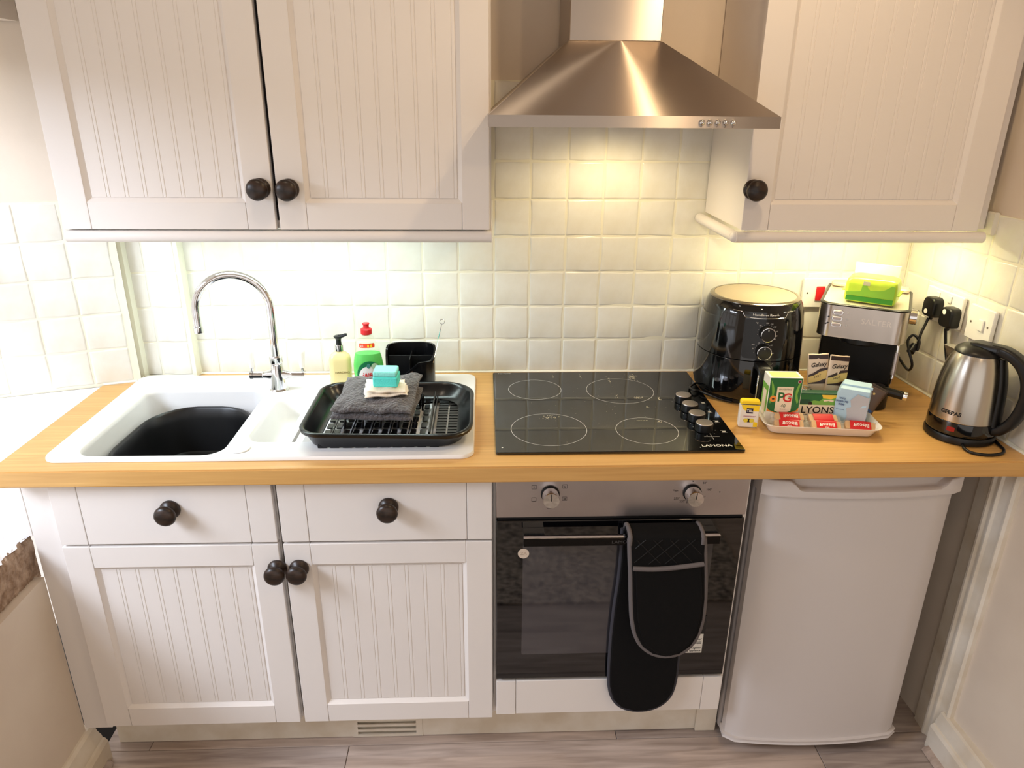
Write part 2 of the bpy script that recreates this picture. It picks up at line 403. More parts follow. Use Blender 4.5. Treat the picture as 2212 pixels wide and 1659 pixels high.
# left splayed reveal with tiles
A = Vector((-1.012, 0.549)); D = Vector((-0.9464, -0.3229)); N2 = Vector((-D.y, D.x))*-1
ang = math.atan2(-D.y, -D.x)
def Lp(s, off): p = A+D*s+Vector((-0.3229, 0.9464))*off; return (p.x, p.y)
bm = BM(); prism(bm, [Lp(0, 0.004), Lp(0.46, 0.004), Lp(0.46, 0.2), Lp(0, 0.2)], 0.7, 2.4)
wall_left = structure('wall_left', bm, PLASTER)
bm = BM(); prism(bm, [Lp(-0.004, 0.0003), Lp(0.45, 0.0003), Lp(0.45, 0.0045), Lp(-0.004, 0.0045)], 0.905, 1.417); part('grout_bed', bm, GROUT, wall_left)
for i in range(4):
    for kz in range(5):
        p = Lp(0.012+0.1005*(i+0.5), 0); tile(wall_left, p[0], p[1], 0.912+TP*(kz+0.5), ang)
# lower left wall, rough band, sills, window recess
bm = BM(); bx(bm, -1.40, -1.0772, -2.2, 0.0535, -0.02, 0.60); part('lower_plaster', bm, PLASTER, wall_left)
bm = BM(); n = 40
for jz in range(6):
    for i in range(n): pass
g = []
for j in range(9):
    g.append([bm.verts.new((-1.094+random.uniform(-0.0025, 0.0025)-(0.008 if j in (0, 8) else 0), -0.30+0.37*i/60, 0.597+(0.108+random.uniform(-0.004, 0.004)*(j == 8))*j/8)) for i in range(61)])
for j in range(8):
    for i in range(60): bm.faces.new((g[j][i], g[j][i+1], g[j+1][i+1], g[j+1][i]))
part('rough_stone_band', bm, STONE, wall_left, smooth=0)
bm = BM(); bx(bm, -1.40, -1.105, -2.2, 0.085, 0.58, 0.70); part('stone_core', bm, STONE, wall_left)
bm = BM(); g = []
for j in range(13):
    t = j/12
    g.append([bm.verts.new((-1.094-0.40*t+(random.uniform(-0.012, 0.004) if j == 0 else 0), -1.10+1.19*i/80, 0.704+0.19*t+random.uniform(-0.0015, 0.0015))) for i in range(81)])
for j in range(12):
    for i in range(80): bm.faces.new((g[j][i], g[j][i+1], g[j+1][i+1], g[j+1][i]))
part('sloping_sill', bm, PLASTER_W, wall_left)
bm = BM(); prism(bm, [(-1.104, 0.09), (-1.104, 0.512), (-1.47, 0.388), (-1.47, 0.09)], 0.70, 0.906); part('flat_sill', bm, PLASTER_W, wall_left)
bm = BM(); bx(bm, -1.50, -1.11, -2.2, -1.10, 0.60, 2.4); part('front_pier', bm, PLASTER, wall_left)
bm = BM(); prism(bm, [(-1.115, -1.1), (-1.115, 0.512), (-1.5, 0.39), (-1.5, -1.1)], 1.832, 2.4); part('lintel', bm, PLASTER, wall_left)
# window frame in the recess (beside the picture)
bm = BM(); 
for y in (-1.06, -0.70, -0.34, 0.02, 0.36): bx(bm, -1.50, -1.455, y-0.022, y+0.022, 0.89, 1.832)
for z in (0.91, 1.36, 1.81): bx(bm, -1.495, -1.46, -1.08, 0.38, z-0.02, z+0.02)
structure('window_1', bm, PAINT)
# right wall
B0 = Vector((1.2005, 0.612)); Dr = Vector((0.0502, -0.9987))
def Rp(s, off): p = B0+Dr*s+Vector((0.9987, 0.0502))*off; return (p.x, p.y)
bm = BM(); prism(bm, [Rp(-0.05, 0.005), Rp(3.4, 0.005), Rp(3.4, 0.12), Rp(-0.05, 0.12)], -0.05, 2.4); wall_right = structure('wall_right', bm, PLASTER)
bm = BM(); prism(bm, [Rp(0.004, 0.0003), Rp(0.66, 0.0003), Rp(0.66, 0.0055), Rp(0.004, 0.0055)], 0.905, 1.42); part('grout_bed', bm, GROUT, wall_right)
for i in range(6):
    for kz in range(5):
        p = Rp(0.012+0.1005*(i+0.5), 0); tile(wall_right, p[0], p[1], 0.912+TP*(kz+0.5)+0.004, radians(-87.1))
bm = BM(); prism(bm, [Rp(0.285, -0.012), Rp(0.315, -0.012), Rp(0.315, 0.003), Rp(0.285, 0.003)], 1.37, 1.425, b=0.004); part('edge_tile', bm, TILE, wall_right)
# architrave strip and skirting on the right
def extrude_y(prof, y0, y1, M=None):
    bm = BM(); loft(bm, [[Vector((x, y0, z)) for x, z in prof], [Vector((x, y1, z)) for x, z in prof]]); return bm
xr = 1.2235
bm = BM()
prism(bm, [(1.262, 0.02), (xr+0.001, 0.02), (xr-0.004, 0.026), (xr-0.004, 0.030), (xr+0.002, 0.034), (xr-0.003, 0.060), (xr-0.009, 0.064), (xr-0.009, 0.068), (xr-0.003, 0.072), (xr-0.004, 0.082), (xr-0.010, 0.086), (xr-0.010, 0.092), (xr-0.005, 0.10), (xr-0.003, 0.14), (1.262, 0.14)], 0, 0.868)
t = structure('trim_1', bm, PAINT2)
prof = [(1.26, 0), (1.196, 0), (1.196, 0.072), (1.201, 0.080), (1.207, 0.082), (1.207, 0.092), (1.212, 0.102), (1.216, 0.118), (1.222, 0.122), (1.26, 0.122)]
sk = structure('baseboard_right', extrude_y(prof, -2.0, 0.045), PAINT2)
bm = BM(); loft(bm, [[Vector((x, y, z)) for x, z in ((1.196, 0), (1.178, 0.002), (1.183, 0.010), (1.190, 0.014), (1.196, 0.015))] for y in (-2.0, 0.03)])
part('floor_bead', bm, PLANKS[2], sk)
prof = [(-1.12, 0), (-1.038, 0), (-1.038, 0.062), (-1.044, 0.072), (-1.050, 0.074), (-1.052, 0.084), (-1.060, 0.096), (-1.064, 0.112), (-1.072, 0.118), (-1.12, 0.120)]
sk = structure('baseboard_left', extrude_y(prof, -2.0, 0.072), PAINT2)
bm = BM(); loft(bm, [[Vector((x, y, z)) for x, z in ((-1.038, 0), (-1.024, 0.002), (-1.027, 0.010), (-1.033, 0.015), (-1.038, 0.016))] for y in (-2.0, 0.05)])
part('floor_bead', bm, PLANKS[1], sk)
# sealant line behind the worktop
bm = BM(); tube(bm, [(-0.855, YW-0.002, WT+0.001), (1.196, YW-0.002, WT+0.001)], 0.0045, 6)
tube(bm, [(-1.098, 0.5175, WT+0.001), (-1.018, 0.5435, WT+0.001), (-1.010, 0.582, WT+0.001), (-0.872, 0.584, WT+0.001), (-0.855, YW-0.002, WT+0.001)], 0.0045, 6)
structure('trim_2', bm, SEAL)
bm = BM(); tube(bm, [Rp(0.01, -0.002)+(WT+0.001,), Rp(0.6, -0.002)+(WT+0.001,)], 0.004, 6); structure('trim_3', bm, SEAL)

# ================================================================== CABINETS
def knob_bm(L=0.043, rh=0.0245):
    bm = BM(); lathe(bm, [(0.0225, 0), (0.0232, 0.004), (0.0215, 0.009), (0.0135, 0.015), (0.0125, 0.020), (0.017, 0.0245), (rh-0.001, 0.028), (rh, 0.032), (rh-0.0015, 0.037), (0.018, L-0.002), (0.010, L), (0.001, L+0.001)], 28, M=FRONT)
    return bm
def add_knob(parent, x, y, z):
    o = part('knob', knob_bm(), KNOB, parent); o.location = Vector((x, y, z))-WM[parent.name].to_translation(); return o
def door(cab, x0, x1, z0, z1, yf, th, nplank, knob, sw=0.064, rw=0.062):
    """framed door with beaded plank panel; front face at yf"""
    d = part('door', bx(BM(), x0+0.02, x1-0.02, yf+0.013, yf+th, z0+0.02, z1-0.02), PAINT, cab, True)
    for a, b_ in ((x0, x0+sw), (x1-sw, x1)): part('stile', bx(BM(), a, b_, yf, yf+th-0.001, z0, z1, 0.0022, 2), PAINT, d, True)
    for a, b_ in ((z0, z0+rw), (z1-rw, z1)):
        part('rail', bx(BM(), x0+sw+0.0004, x1-sw-0.0004, yf+0.0003, yf+th-0.001, a+0.0003, b_-0.0003, 0.0012, 1), PAINT, d, True)
    # chamfered moulding round the panel
    xa, xb, za, zb = x0+sw, x1-sw, z0+rw, z1-rw
    bm = BM(); M = Matrix(((1, 0, 0, 0), (0, 0, 1, 0), (0, 1, 0, 0), (0, 0, 0, 1)))
    q = 0.010
    def rc(i, y): return [Vector((xa+i, y, za+i)), Vector((xb-i, y, za+i)), Vector((xb-i, y, zb-i)), Vector((xa+i, y, zb-i))]
    R = [ring(bm, rc(-0.001, yf+0.001)), ring(bm, rc(q, yf+0.0105)), ring(bm, rc(q, yf+0.0135)), ring(bm, rc(-0.001, yf+0.0135))]
    for a, b_ in zip(R, R[1:]): bridge(bm, a, b_)
    bridge(bm, R[-1], R[0])
    part('moulding', bm, PAINT, d, True)
    W_ = (xb-xa-2*q)/nplank; H_ = zb-za-2*q; first = None
    for i in range(nplank):
        if first is None:
            bm = BM(); y = 0.0
            pr = [(0.0005, 0.0018), (0.0010, 0.0006), (0.0018, 0.0004), (W_-0.0092, 0.0004), (W_-0.0084, 0.0008), (W_-0.0078, 0.0018), (W_-0.0072, 0.0008), (W_-0.0064, 0.0004), (W_-0.0014, 0.0004), (W_-0.0004, 0.0018)]
            outl = [(0.0, 0.0019)]+pr+[(W_, 0.0019), (W_, 0.006), (0, 0.006)]
            loft(bm, [[Vector((p[0], p[1], z)) for p in outl] for z in (0, H_)])
            first = part('plank', bm, PAINT, d); o = first
        else: o = inst(first, d)
        o.location = Vector((xa+q+i*W_, yf+0.0075, za+q))-WM[cab.name].to_translation()
    add_knob(d, *knob)
    return d
def panel_box(x0, x1, y0, y1, z0, z1, top=True, th=0.018, bottom=True):
    bm = BM(); bx(bm, x0, x0+th, y0, y1, z0, z1); bx(bm, x1-th, x1, y0, y1, z0, z1)
    if bottom: bx(bm, x0+th, x1-th, y0, y1, z0, z0+th)
    if top: bx(bm, x0+th, x1-th, y0, y1, z1-th, z1)
    bx(bm, x0+th, x1-th, y1-0.008, y1, z0+th, z1-th*(1 if top else 0)); return bm
YU = 0.290
# left wall cabinet
c = thing('wall_cabinet', 'wide cream wall cabinet with two beaded doors above the sink', 'cabinet', (-0.5, 0.45, 1.378))
part('body', panel_box(-0.995, -0.006, YU+0.024, 0.588, 1.383, 2.10), PAINT, c, True)
door(c, -0.990, -0.5055, 1.383, 2.10, YU, 0.021, 8, (-0.531, YU, 1.4765))
door(c, -0.4965, -0.010, 1.383, 2.10, YU, 0.021, 8, (-0.4665, YU, 1.4755))
def pelmet(path, r=0.0135):
    bm = BM(); tube(bm, path, r, 14); return bm
bm = pelmet([(-0.988, 0.296, 1.3665), (-0.006, 0.296, 1.3665)]); bx(bm, -0.985, -0.008, 0.298, 0.318, 1.356, 1.380)
part('pelmet', bm, PAINT, c, True)
bm = BM(); bx(bm, -0.022, -0.004, 0.318, 0.600, 1.356, 1.3815, 0.003); part('pelmet_return', bm, PAINT, c, True)
# right wall cabinet
c = thing('wall_cabinet', 'cream wall cabinet with a single door over the kettle corner', 'cabinet', (0.9, 0.45, 1.378))
part('body', panel_box(0.592, 1.172, YU+0.026, 0.602, 1.383, 2.10), PAINT, c, True)
door(c, 0.588, 1.166, 1.383, 2.10, YU, 0.021, 10, (0.6035, YU, 1.4785))
bm = pelmet([(0.578, 0.600, 1.3665), (0.578, 0.300, 1.3665)]); tube(bm, [(0.578, 0.296, 1.3665), (1.186, 0.296, 1.3665)], 0.0135, 14)
lathe(bm, [(0.0001, -0.0135), (0.0068, -0.0117), (0.0117, -0.0068), (0.0135, 0), (0.0117, 0.0068), (0.0068, 0.0117), (0.0001, 0.0135)], 14, (0.578, 0.298, 1.3665))
part('pelmet', bm, PAINT, c, True)
part('filler', bx(BM(), 1.174, 1.199, 0.318, 0.336, 1.383, 2.10), PAINT, c, True)
# base cabinets
YD = 0.030
for (x0, x1, kx, dk, lab) in ((-1.004, -0.508, -0.7395, -0.5165, 'white base cabinet with drawer and beaded door below the sink bowl'), (-0.4985, -0.008, -0.2465, -0.4655, 'white base cabinet with drawer and beaded door next to the oven')):
    c = thing('base_cabinet', lab, 'cabinet', ((x0+x1)/2, 0.3, 0.15))
    part('body', panel_box(x0, x1+0.001, 0.053, 0.585, 0.150, 0.868, False), PAINT, c, True)
    dr = part('drawer_front', bx(BM(), x0+0.064, x1-0.060, YD+0.0004, YD+0.02, 0.7035, 0.866, 0.0012, 1), PAINT, c, True)
    for a, b_ in ((x0+0.001, x0+0.0632), (x1-0.0592, x1-0.001)): part('end_board', bx(BM(), a, b_, YD, YD+0.02, 0.703, 0.866, 0.002, 2), PAINT, dr, True)
    add_knob(dr, kx, YD, 0.796)
    door(c, x0+0.001, x1-0.001, 0.153, 0.697, YD, 0.021, 8, (dk, YD, 0.632), 0.062, 0.058)
    if x0 < -1:
        part('filler_panel', bx(BM(), -1.0765, -1.006, 0.054, 0.070, 0.125, 0.868, 0.001, 1), PAINT, c, True)
        part('filler_strip', bx(BM(), -1.0960, -1.0770, 0.054, 0.066, 0.713, 0.868, 0.001, 1), PAINT, c, True)
# plinth
c = thing('plinth', 'white recessed kickboard under the base units with a slotted vent', 'plinth', (-0.2, 0.12, 0))
bm = BM(); bx(bm, -1.040, -0.398, 0.120, 0.136, 0.002, 0.148, 0.001); bx(bm, -0.204, 0.604, 0.120, 0.136, 0.002, 0.148, 0.001); bx(bm, -0.398, -0.204, 0.129, 0.136, 0.002, 0.148)
part('board', bm, PAINT2, c, True)
part('end_post', bx(BM(), 0.566, 0.624, 0.112, 0.119, 0.001, 0.146, 0.002), PAINT2, c, True)
bm = BM(); slab_holes(bm, [(-0.398, 0.002), (-0.204, 0.002), (-0.204, 0.080), (-0.398, 0.080)], [rr(-0.384, -0.222, 0.010+0.018*i, 0.022+0.018*i, 0.002, 2) for i in range(3)], 0, 0.004, atf(0, 0.1225, 0))
v = part('vent', bm, PAINT2, c, True)
for i in range(3):
    part('louvre', bx(BM(), -0.386, -0.220, -0.006, 0.006, -0.001, 0.001, M=Matrix.Translation((0, 0.1245, 0.017+0.018*i)) @ Matrix.Rotation(radians(-42), 4, 'X')), PAINT2, v, True)

# ================================================================== WORKTOP
bm = BM()
hole = rr(-0.985, -0.075, 0.066, 0.545, 0.02, 3)
hob = rr(0.02, 0.56, 0.09, 0.56, 0.01, 2)
outer = [(-1.100, 0.0), (1.2265, 0.0), (1.1985, 0.6025), (-0.858, 0.6025), (-0.870, 0.5805), (-1.008, 0.5785), (-1.016, 0.540), (-1.100, 0.5115)]
slab_holes(bm, outer, [hole, hob], 0.870, WT)
es = [e for e in bm.edges if all(abs(v.co.y) < 1e-6 for v in e.verts) and abs(e.verts[0].co.z-e.verts[1].co.z) < 1e-6]
bmesh.ops.bevel(bm, geom=es, offset=0.003, segments=2, affect='EDGES')
worktop = part('worktop', bm, OAK, None, smooth=30)
tag(worktop, 'long oak butcher block worktop running wall to wall', 'worktop')

# ================================================================== SINK
sk = thing('sink', 'white one and a half bowl inset sink with a drainer', 'sink', (-0.53, 0.305, WT))
bm = BM(); ZR = WT+0.009
bowl = rr(-0.955, -0.624, 0.066, 0.480, 0.045, 6); half = rr(-0.586, -0.400, 0.118, 0.405, 0.04, 6)
lipo = rr(-0.972, -0.606, 0.052, 0.500, 0.055, 6)
outer = rr(-1.008, -0.052, 0.043, 0.567, 0.030, 6)
o_, (h1, h2) = plate(bm, outer, [lipo, half], ZR)
r1 = ring(bm, [Vector((x, y, ZR-0.004)) for x, y in rr(-1.0105, -0.0495, 0.0405, 0.5695, 0.032, 6)]); r2 = ring(bm, [Vector((x, y, WT+0.0005)) for x, y in rr(-1.0105, -0.0495, 0.0405, 0.5695, 0.032, 6)])
r3 = ring(bm, [Vector((x, y, WT+0.0005)) for x, y in rr(-0.98, -0.08, 0.07, 0.54, 0.02, 6)])
bridge(bm, o_, r1); bridge(bm, r1, r2); bridge(bm, r2, r3)
def bowl_down(first, x0, x1, y0, y1, r, depth, z):
    prev = first
    for ins, dz in ((0.003, 0.004), (0.006, 0.012), (0.012, depth-0.03), (0.02, depth-0.012), (0.036, depth-0.002), (0.06, depth)):
        c_ = ring(bm, [Vector((x, y, z-dz)) for x, y in rr(x0+ins, x1-ins, y0+ins, y1-ins, max(r-ins*0.3, 0.012), 6)]); bridge(bm, prev, c_); prev = c_
    bm.faces.new(prev)
lip2 = ring(bm, [Vector((x, y, ZR-0.005)) for x, y in rr(-0.967, -0.611, 0.057, 0.494, 0.05, 6)]); bridge(bm, h1, lip2)
lip3 = ring(bm, [Vector((x, y, ZR-0.006)) for x, y in bowl]); bridge(bm, lip2, lip3)
bowl_down(lip3, -0.955, -0.624, 0.066, 0.480, 0.045, 0.185, ZR-0.006)
bowl_down(h2, -0.586, -0.400, 0.118, 0.405, 0.04, 0.085, ZR)
part('basin_body', bm, SINKM, sk, True, smooth=50)
bm = BM(); lathe(bm, [(0.0001, 0.0), (0.023, 0), (0.0245, 0.0012), (0.0235, 0.003), (0.016, 0.0036), (0.0001, 0.0036)], 28, (-0.586, 0.0843, ZR))
part('overflow_plug', bm, CERAM, sk, True)
# washing-up bowl
t = thing('washing_up_bowl', 'black plastic washing up bowl standing inside the sink', 'bowl', (-0.788, 0.272, WT-0.182))
bm = BM(); x0, x1, y0, y1 = -0.935, -0.640, 0.088, 0.458; zb, zt = 0.7325, 0.868
R = []
def wav(pts, z): return [Vector((x, y, z+0.006*(abs(x+0.788)/0.15)**2*(1 if y > 0.3 else 0.3)*-1)) for x, y in pts]
R.append(wav(rr(x0+0.05, x1-0.05, y0+0.05, y1-0.05, 0.05), zb)); R.append(wav(rr(x0+0.03, x1-0.03, y0+0.03, y1-0.03, 0.07), zb+0.012))
R.append(wav(rr(x0+0.012, x1-0.012, y0+0.012, y1-0.012, 0.10), zt-0.02)); R.append(wav(rr(x0+0.004, x1-0.004, y0+0.004, y1-0.004, 0.11), zt-0.004))
R.append(wav(rr(x0, x1, y0, y1, 0.115), zt)); R.append(wav(rr(x0+0.006, x1-0.006, y0+0.006, y1-0.006, 0.11), zt+0.002))
R.append(wav(rr(x0+0.012, x1-0.012, y0+0.012, y1-0.012, 0.105), zt-0.004)); R.append(wav(rr(x0+0.020, x1-0.020, y0+0.020, y1-0.020, 0.095), zt-0.03))
R.append(wav(rr(x0+0.036, x1-0.036, y0+0.036, y1-0.036, 0.065), zb+0.016)); R.append(wav(rr(x0+0.055, x1-0.055, y0+0.055, y1-0.055, 0.05), zb+0.005))
loft(bm, R); part('tub', bm, BLACKP, t, True, smooth=50)
# tap
TX, TY = -0.590, 0.452
t = thing('kitchen_tap', 'chrome swan neck kitchen tap with two white ceramic levers', 'tap', (TX, TY, ZR))
bm = BM(); lathe(bm, [(0.0255, 0), (0.0265, 0.003), (0.0245, 0.006), (0.0235, 0.008), (0.0215, 0.03), (0.0185, 0.055), (0.0155, 0.076), (0.015, 0.080)], 32); part('body', bm, CHROME, t)
bm = BM(); lathe(bm, [(0.0172, 0.0805), (0.018, 0.082), (0.018, 0.096), (0.0172, 0.098), (0.0125, 0.0985)], 32); lathe(bm, [(0.0165, 0.0765), (0.0172, 0.078), (0.0165, 0.080)], 32); part('collar', bm, CHROME, t)
dx, dy = -0.985, -0.17; RA = 0.0925; zc = 0.232
path = [(0, 0, 0.095), (0, 0, 0.15), (0, 0, 0.2)]+[(dx*RA*(1-cos(radians(a))), dy*RA*(1-cos(radians(a))), zc+RA*sin(radians(a))) for a in range(0, 181, 9)]+[(dx*2*RA, dy*2*RA, zc-0.03), (dx*2*RA, dy*2*RA, zc-0.040)]
bm = BM(); tube(bm, path, 0.0108, 18); sp = part('spout', bm, CHROME, t, smooth=60)
bm = BM(); lathe(bm, [(0.0118, 0), (0.0122, 0.001), (0.0122, 0.017), (0.0108, 0.0185)], 24, (dx*2*RA, dy*2*RA, zc-0.058)); part('aerator', bm, CHROME, sp)
for s in (-1, 1):
    bm = BM(); tube(bm, [(s*0.008, 0, 0.045), (s*0.020, 0, 0.045), (s*0.030, 0, 0.044), (s*0.040, 0, 0.044)], 0.01, 16, radii=[0.0155, 0.0135, 0.0105, 0.0095])
    tube(bm, [(s*0.040, 0, 0.044), (s*0.066, 0, 0.044)], 0.0105, 16); tube(bm, [(s*0.0665, 0, 0.044), (s*0.074, 0, 0.044)], 0.0118, 16); tube(bm, [(s*0.069, 0, 0.055), (s*0.0675, 0, 0.066)], 0.0038, 10)
    a = part('valve_arm', bm, CHROME, t)
    bm = BM(); lathe(bm, [(0.0055, 0), (0.0066, 0.003), (0.0098, 0.043), (0.0100, 0.047), (0.0086, 0.0495), (0.0001, 0.050)], 20, M=Matrix.Translation((s*0.0675, 0, 0.064)) @ Matrix.Rotation(s*0.03, 4, 'Y')); part('lever', bm, CERAM, a, label='white ceramic lever')

# ================================================================== COOKER HOOD
t = thing('cooker_hood', 'brushed steel chimney cooker hood above the hob', 'hood', (0.287, 0.6, 1.617))
x0, x1, yf = -0.0135, 0.5865, 0.130; zb, zt = 1.617, 1.640
bm = BM(); slab_holes(bm, [(x0, yf), (x1, yf), (x1, 0.6045), (x0, 0.6045)], [[(x0+0.03, yf+0.04), (x1-0.03, yf+0.04), (x1-0.03, 0.57), (x0+0.03, 0.57)]], zb, zt)
part('rim', bm, STEEL, t, True, smooth=0)
bm = BM(); cx0, cx1, cy = 0.1705, 0.3785, 0.360; zc = 1.7935
loft(bm, [[Vector((x0+0.001, yf+0.001, zt)), Vector((x1-0.001, yf+0.001, zt)), Vector((x1-0.001, 0.6045, zt)), Vector((x0+0.001, 0.6045, zt))], [Vector((cx0-0.002, cy-0.002, zc)), Vector((cx1+0.002, cy-0.002, zc)), Vector((cx1+0.002, 0.6045, zc)), Vector((cx0-0.002, 0.6045, zc))]])
part('canopy', bm, STEEL, t, True, smooth=0)
part('chimney', bx(BM(), cx0, cx1, cy, 0.6045, zc, 2.399, 0.0015, 1), STEEL, t, True)
part('underside_filter', bx(BM(), x0+0.032, x1-0.032, yf+0.042, 0.568, zb+0.008, zb+0.016), STEEL2, t, True)
for i in range(5):
    bm = BM(); lathe(bm, [(0.0062, 0), (0.0062, 0.003), (0.0050, 0.006), (0.0025, 0.0078), (0.0001, 0.008)], 18, M=atf(0.4226+i*0.0163, yf, 1.6283)); part('button', bm, CHROME, t, True)
for i in range(5): text('lettering', ('o', '-', '1', '2', '3')[i], 0.006, t, PRINTK, atf(0.4226+i*0.0163, yf-0.0001, 1.6205), world=True)

# ================================================================== HOB
t = thing('hob', 'black glass electric hob with four side knobs set into the worktop', 'hob', (0.29, 0.32, WT))
bm = BM(); prism(bm, rr(0.0, 0.58, 0.057, 0.5835, 0.006, 3), WT+0.0008, WT+0.0068, b=0.0012); part('glass', bm, GLASSB, t, True)
ZH = WT+0.0069
for cx, cy, r in ((0.1155, 0.446, 0.074), (0.1325, 0.183, 0.0935), (0.352, 0.433, 0.0935), (0.3725, 0.170, 0.0765)):
    bm = BM(); plate(bm, circ(cx, cy, r, n=64), [circ(cx, cy, r-0.0014, n=64)], ZH); part('ring_mark', bm, LINE, t, True)
for i in range(4):
    y = 0.349-0.0605*i; x = 0.5075+0.0015*i
    bm = BM(); lathe(bm, [(0.0205, 0.0004), (0.0218, 0.002), (0.0215, 0.0185), (0.0205, 0.020), (0.0195, 0.0202)], 32, (x, y, ZH)); k = part('knob', bm, BLACKP, t, True)
    bm = BM(); lathe(bm, [(0.0196, 0.0203), (0.0206, 0.0206), (0.020, 0.0218), (0.0185, 0.0222), (0.0001, 0.0222)], 32, (x, y, ZH)); part('knob_cap', bm, STEEL2, k, True)
    bm = BM(); bx(bm, 0.556, 0.564, y-0.012, y-0.005, ZH, ZH+0.0001)
    bx(bm, 0.5525, 0.5665, y-0.0145, y-0.014, ZH, ZH+0.0001); bx(bm, 0.5525, 0.5665, y-0.003, y-0.0025, ZH, ZH+0.0001); part('zone_symbol', bm, LINE, t, True)
    bm = BM()
    for a in range(0, 360, 45): cyl(bm, (x+0.029*cos(radians(a)), y+0.029*sin(radians(a)), ZH), 0.0011, 0.0001, seg=8)
    part('dial_dots', bm, LINE, t, True)
TOPM = Matrix.Translation((0.519, 0.083, ZH))
text('lettering', 'LAMONA', 0.015, t, PRINTW, TOPM, ext=0.00005, world=True, sx=1.15)
bm = BM(); bx(bm, 0.503, 0.541, 0.1310, 0.1318, ZH, ZH+0.0001); bx(bm, 0.5216, 0.5224, 0.114, 0.149, ZH, ZH+0.0001); part('cross_mark', bm, LINE, t, True)
text('lettering', 'SCHOTT', 0.010, t, LINE, Matrix.Translation((0.034, 0.572, ZH)), ext=0.00005, world=True)
bm = BM(); cyl(bm, (0.016, 0.083, ZH), 0.0022, 0.0001, seg=12); cyl(bm, (0.478, 0.075, ZH), 0.0014, 0.0001, seg=12); part('corner_dot', bm, PRINTW, t, True)
bm = BM(); rnd = random.Random(3)
def speck(x, y, s):
    a = [Vector((x+s*cos(q)*rnd.uniform(0.5, 1), y+s*sin(q)*rnd.uniform(0.5, 1), ZH)) for q in (0, 1.3, 2.6, 3.9, 5.2)]
    b_ = [v+Vector((0, 0, s*0.5)) for v in a]; loft(bm, [a, b_])
for cx, cy, sx, sy, n, s in ((0.405, 0.535, 0.012, 0.022, 60, 0.0014), (0.335, 0.515, 0.003, 0.03, 22, 0.001), (0.142, 0.252, 0.022, 0.012, 60, 0.0011), (0.392, 0.38, 0.012, 0.006, 30, 0.0013), (0.448, 0.37, 0.003, 0.014, 18, 0.0013), (0.335, 0.39, 0.004, 0.02, 14, 0.001), (0.375, 0.228, 0.02, 0.002, 22, 0.0009), (0.415, 0.218, 0.006, 0.006, 20, 0.001), (0.405, 0.315, 0.003, 0.008, 10, 0.001), (0.175, 0.545, 0.002, 0.02, 14, 0.0008), (0.29, 0.32, 0.24, 0.22, 70, 0.0006), (0.255, 0.55, 0.002, 0.02, 10, 0.0009)):
    for _ in range(n):
        x = rnd.gauss(cx, sx*0.5); y = rnd.gauss(cy, sy*0.5)
        if 0.01 < x < 0.57 and 0.066 < y < 0.575: speck(x, y, s*rnd.uniform(0.5, 1.2))
o = part('crumbs', bm, CRUMB, t, True, smooth=0); o['kind'] = 'stuff'

# ================================================================== OVEN
oc = thing('oven_housing', 'white built under oven housing with a plain board below the oven', 'cabinet', (0.29, 0.3, 0.15))
bm = BM(); bx(bm, -0.006, 0.0, 0.056, 0.58, 0.150, 0.868); bx(bm, 0.590, 0.600, 0.054, 0.58, 0.150, 0.868); bx(bm, 0, 0.59, 0.056, 0.58, 0.150, 0.166); part('body', bm, PAINT, oc, True)
p_ = part('lower_board', bx(BM(), 0.052, 0.540, YD+0.0004, YD+0.02, 0.164, 0.274, 0.0012, 1), PAINT, oc, True)
for a, b_ in ((0.001, 0.0512), (0.5408, 0.590)): part('end_board', bx(BM(), a, b_, YD, YD+0.02, 0.163, 0.274, 0.002, 2), PAINT, p_, True)
t = thing('built_in_oven', 'stainless steel built in oven with a black glass door and bar handle', 'oven', (0.29, 0.3, 0.28))
part('body', bx(BM(), 0.012, 0.578, 0.052, 0.56, 0.286, 0.862), BLACKM, t, True)
cp = part('control_panel', bx(BM(), 0.0008, 0.5875, 0.0285, 0.050, 0.762, 0.868, 0.001, 1), STEEL2, t, True)
dr = part('door', bx(BM(), 0.0008, 0.5875, 0.0285, 0.050, 0.284, 0.752, 0.0015, 1), OVENG, t, True)
part('seal_strip', bx(BM(), 0.004, 0.584, 0.036, 0.050, 0.7525, 0.7615), BLACKM, t, True)
bm = BM(); prism(bm, rr(0.064, 0.520, 0.362, 0.688, 0.004, 2), 0, 0.0003, atf(0, 0.0284, 0)); part('window', bm, OVENW, dr, True)
hd = part('handle', bx(BM(), 0.0625, 0.5185, -0.018, -0.006, 0.7125, 0.7335, 0.001, 1), pm('handle_dark_reflection', (40, 38, 38), 0.25, 0.9), dr, True)  # steel bar; the dark it reflects is put into its colour
part('handle_lit_edge', bx(BM(), 0.0625, 0.5185, -0.0178, -0.0062, 0.7336, 0.7362, 0.0006, 1), CHROME, hd, True)  # bright top of the same bar, its highlight built as a chrome strip
for a, b_ in ((0.064, 0.112), (0.470, 0.517)):
    bm = BM(); bx(bm, a, b_, -0.006, 0.0283, 0.7215, 0.7345, 0.001); part('handle_post', bm, CHROME, hd, True)
text('lettering', 'LAMONA', 0.011, hd, pm('dim_print', (70, 68, 68), 0.4), atf(0.293, -0.0181, 0.722), world=True, sx=1.2)
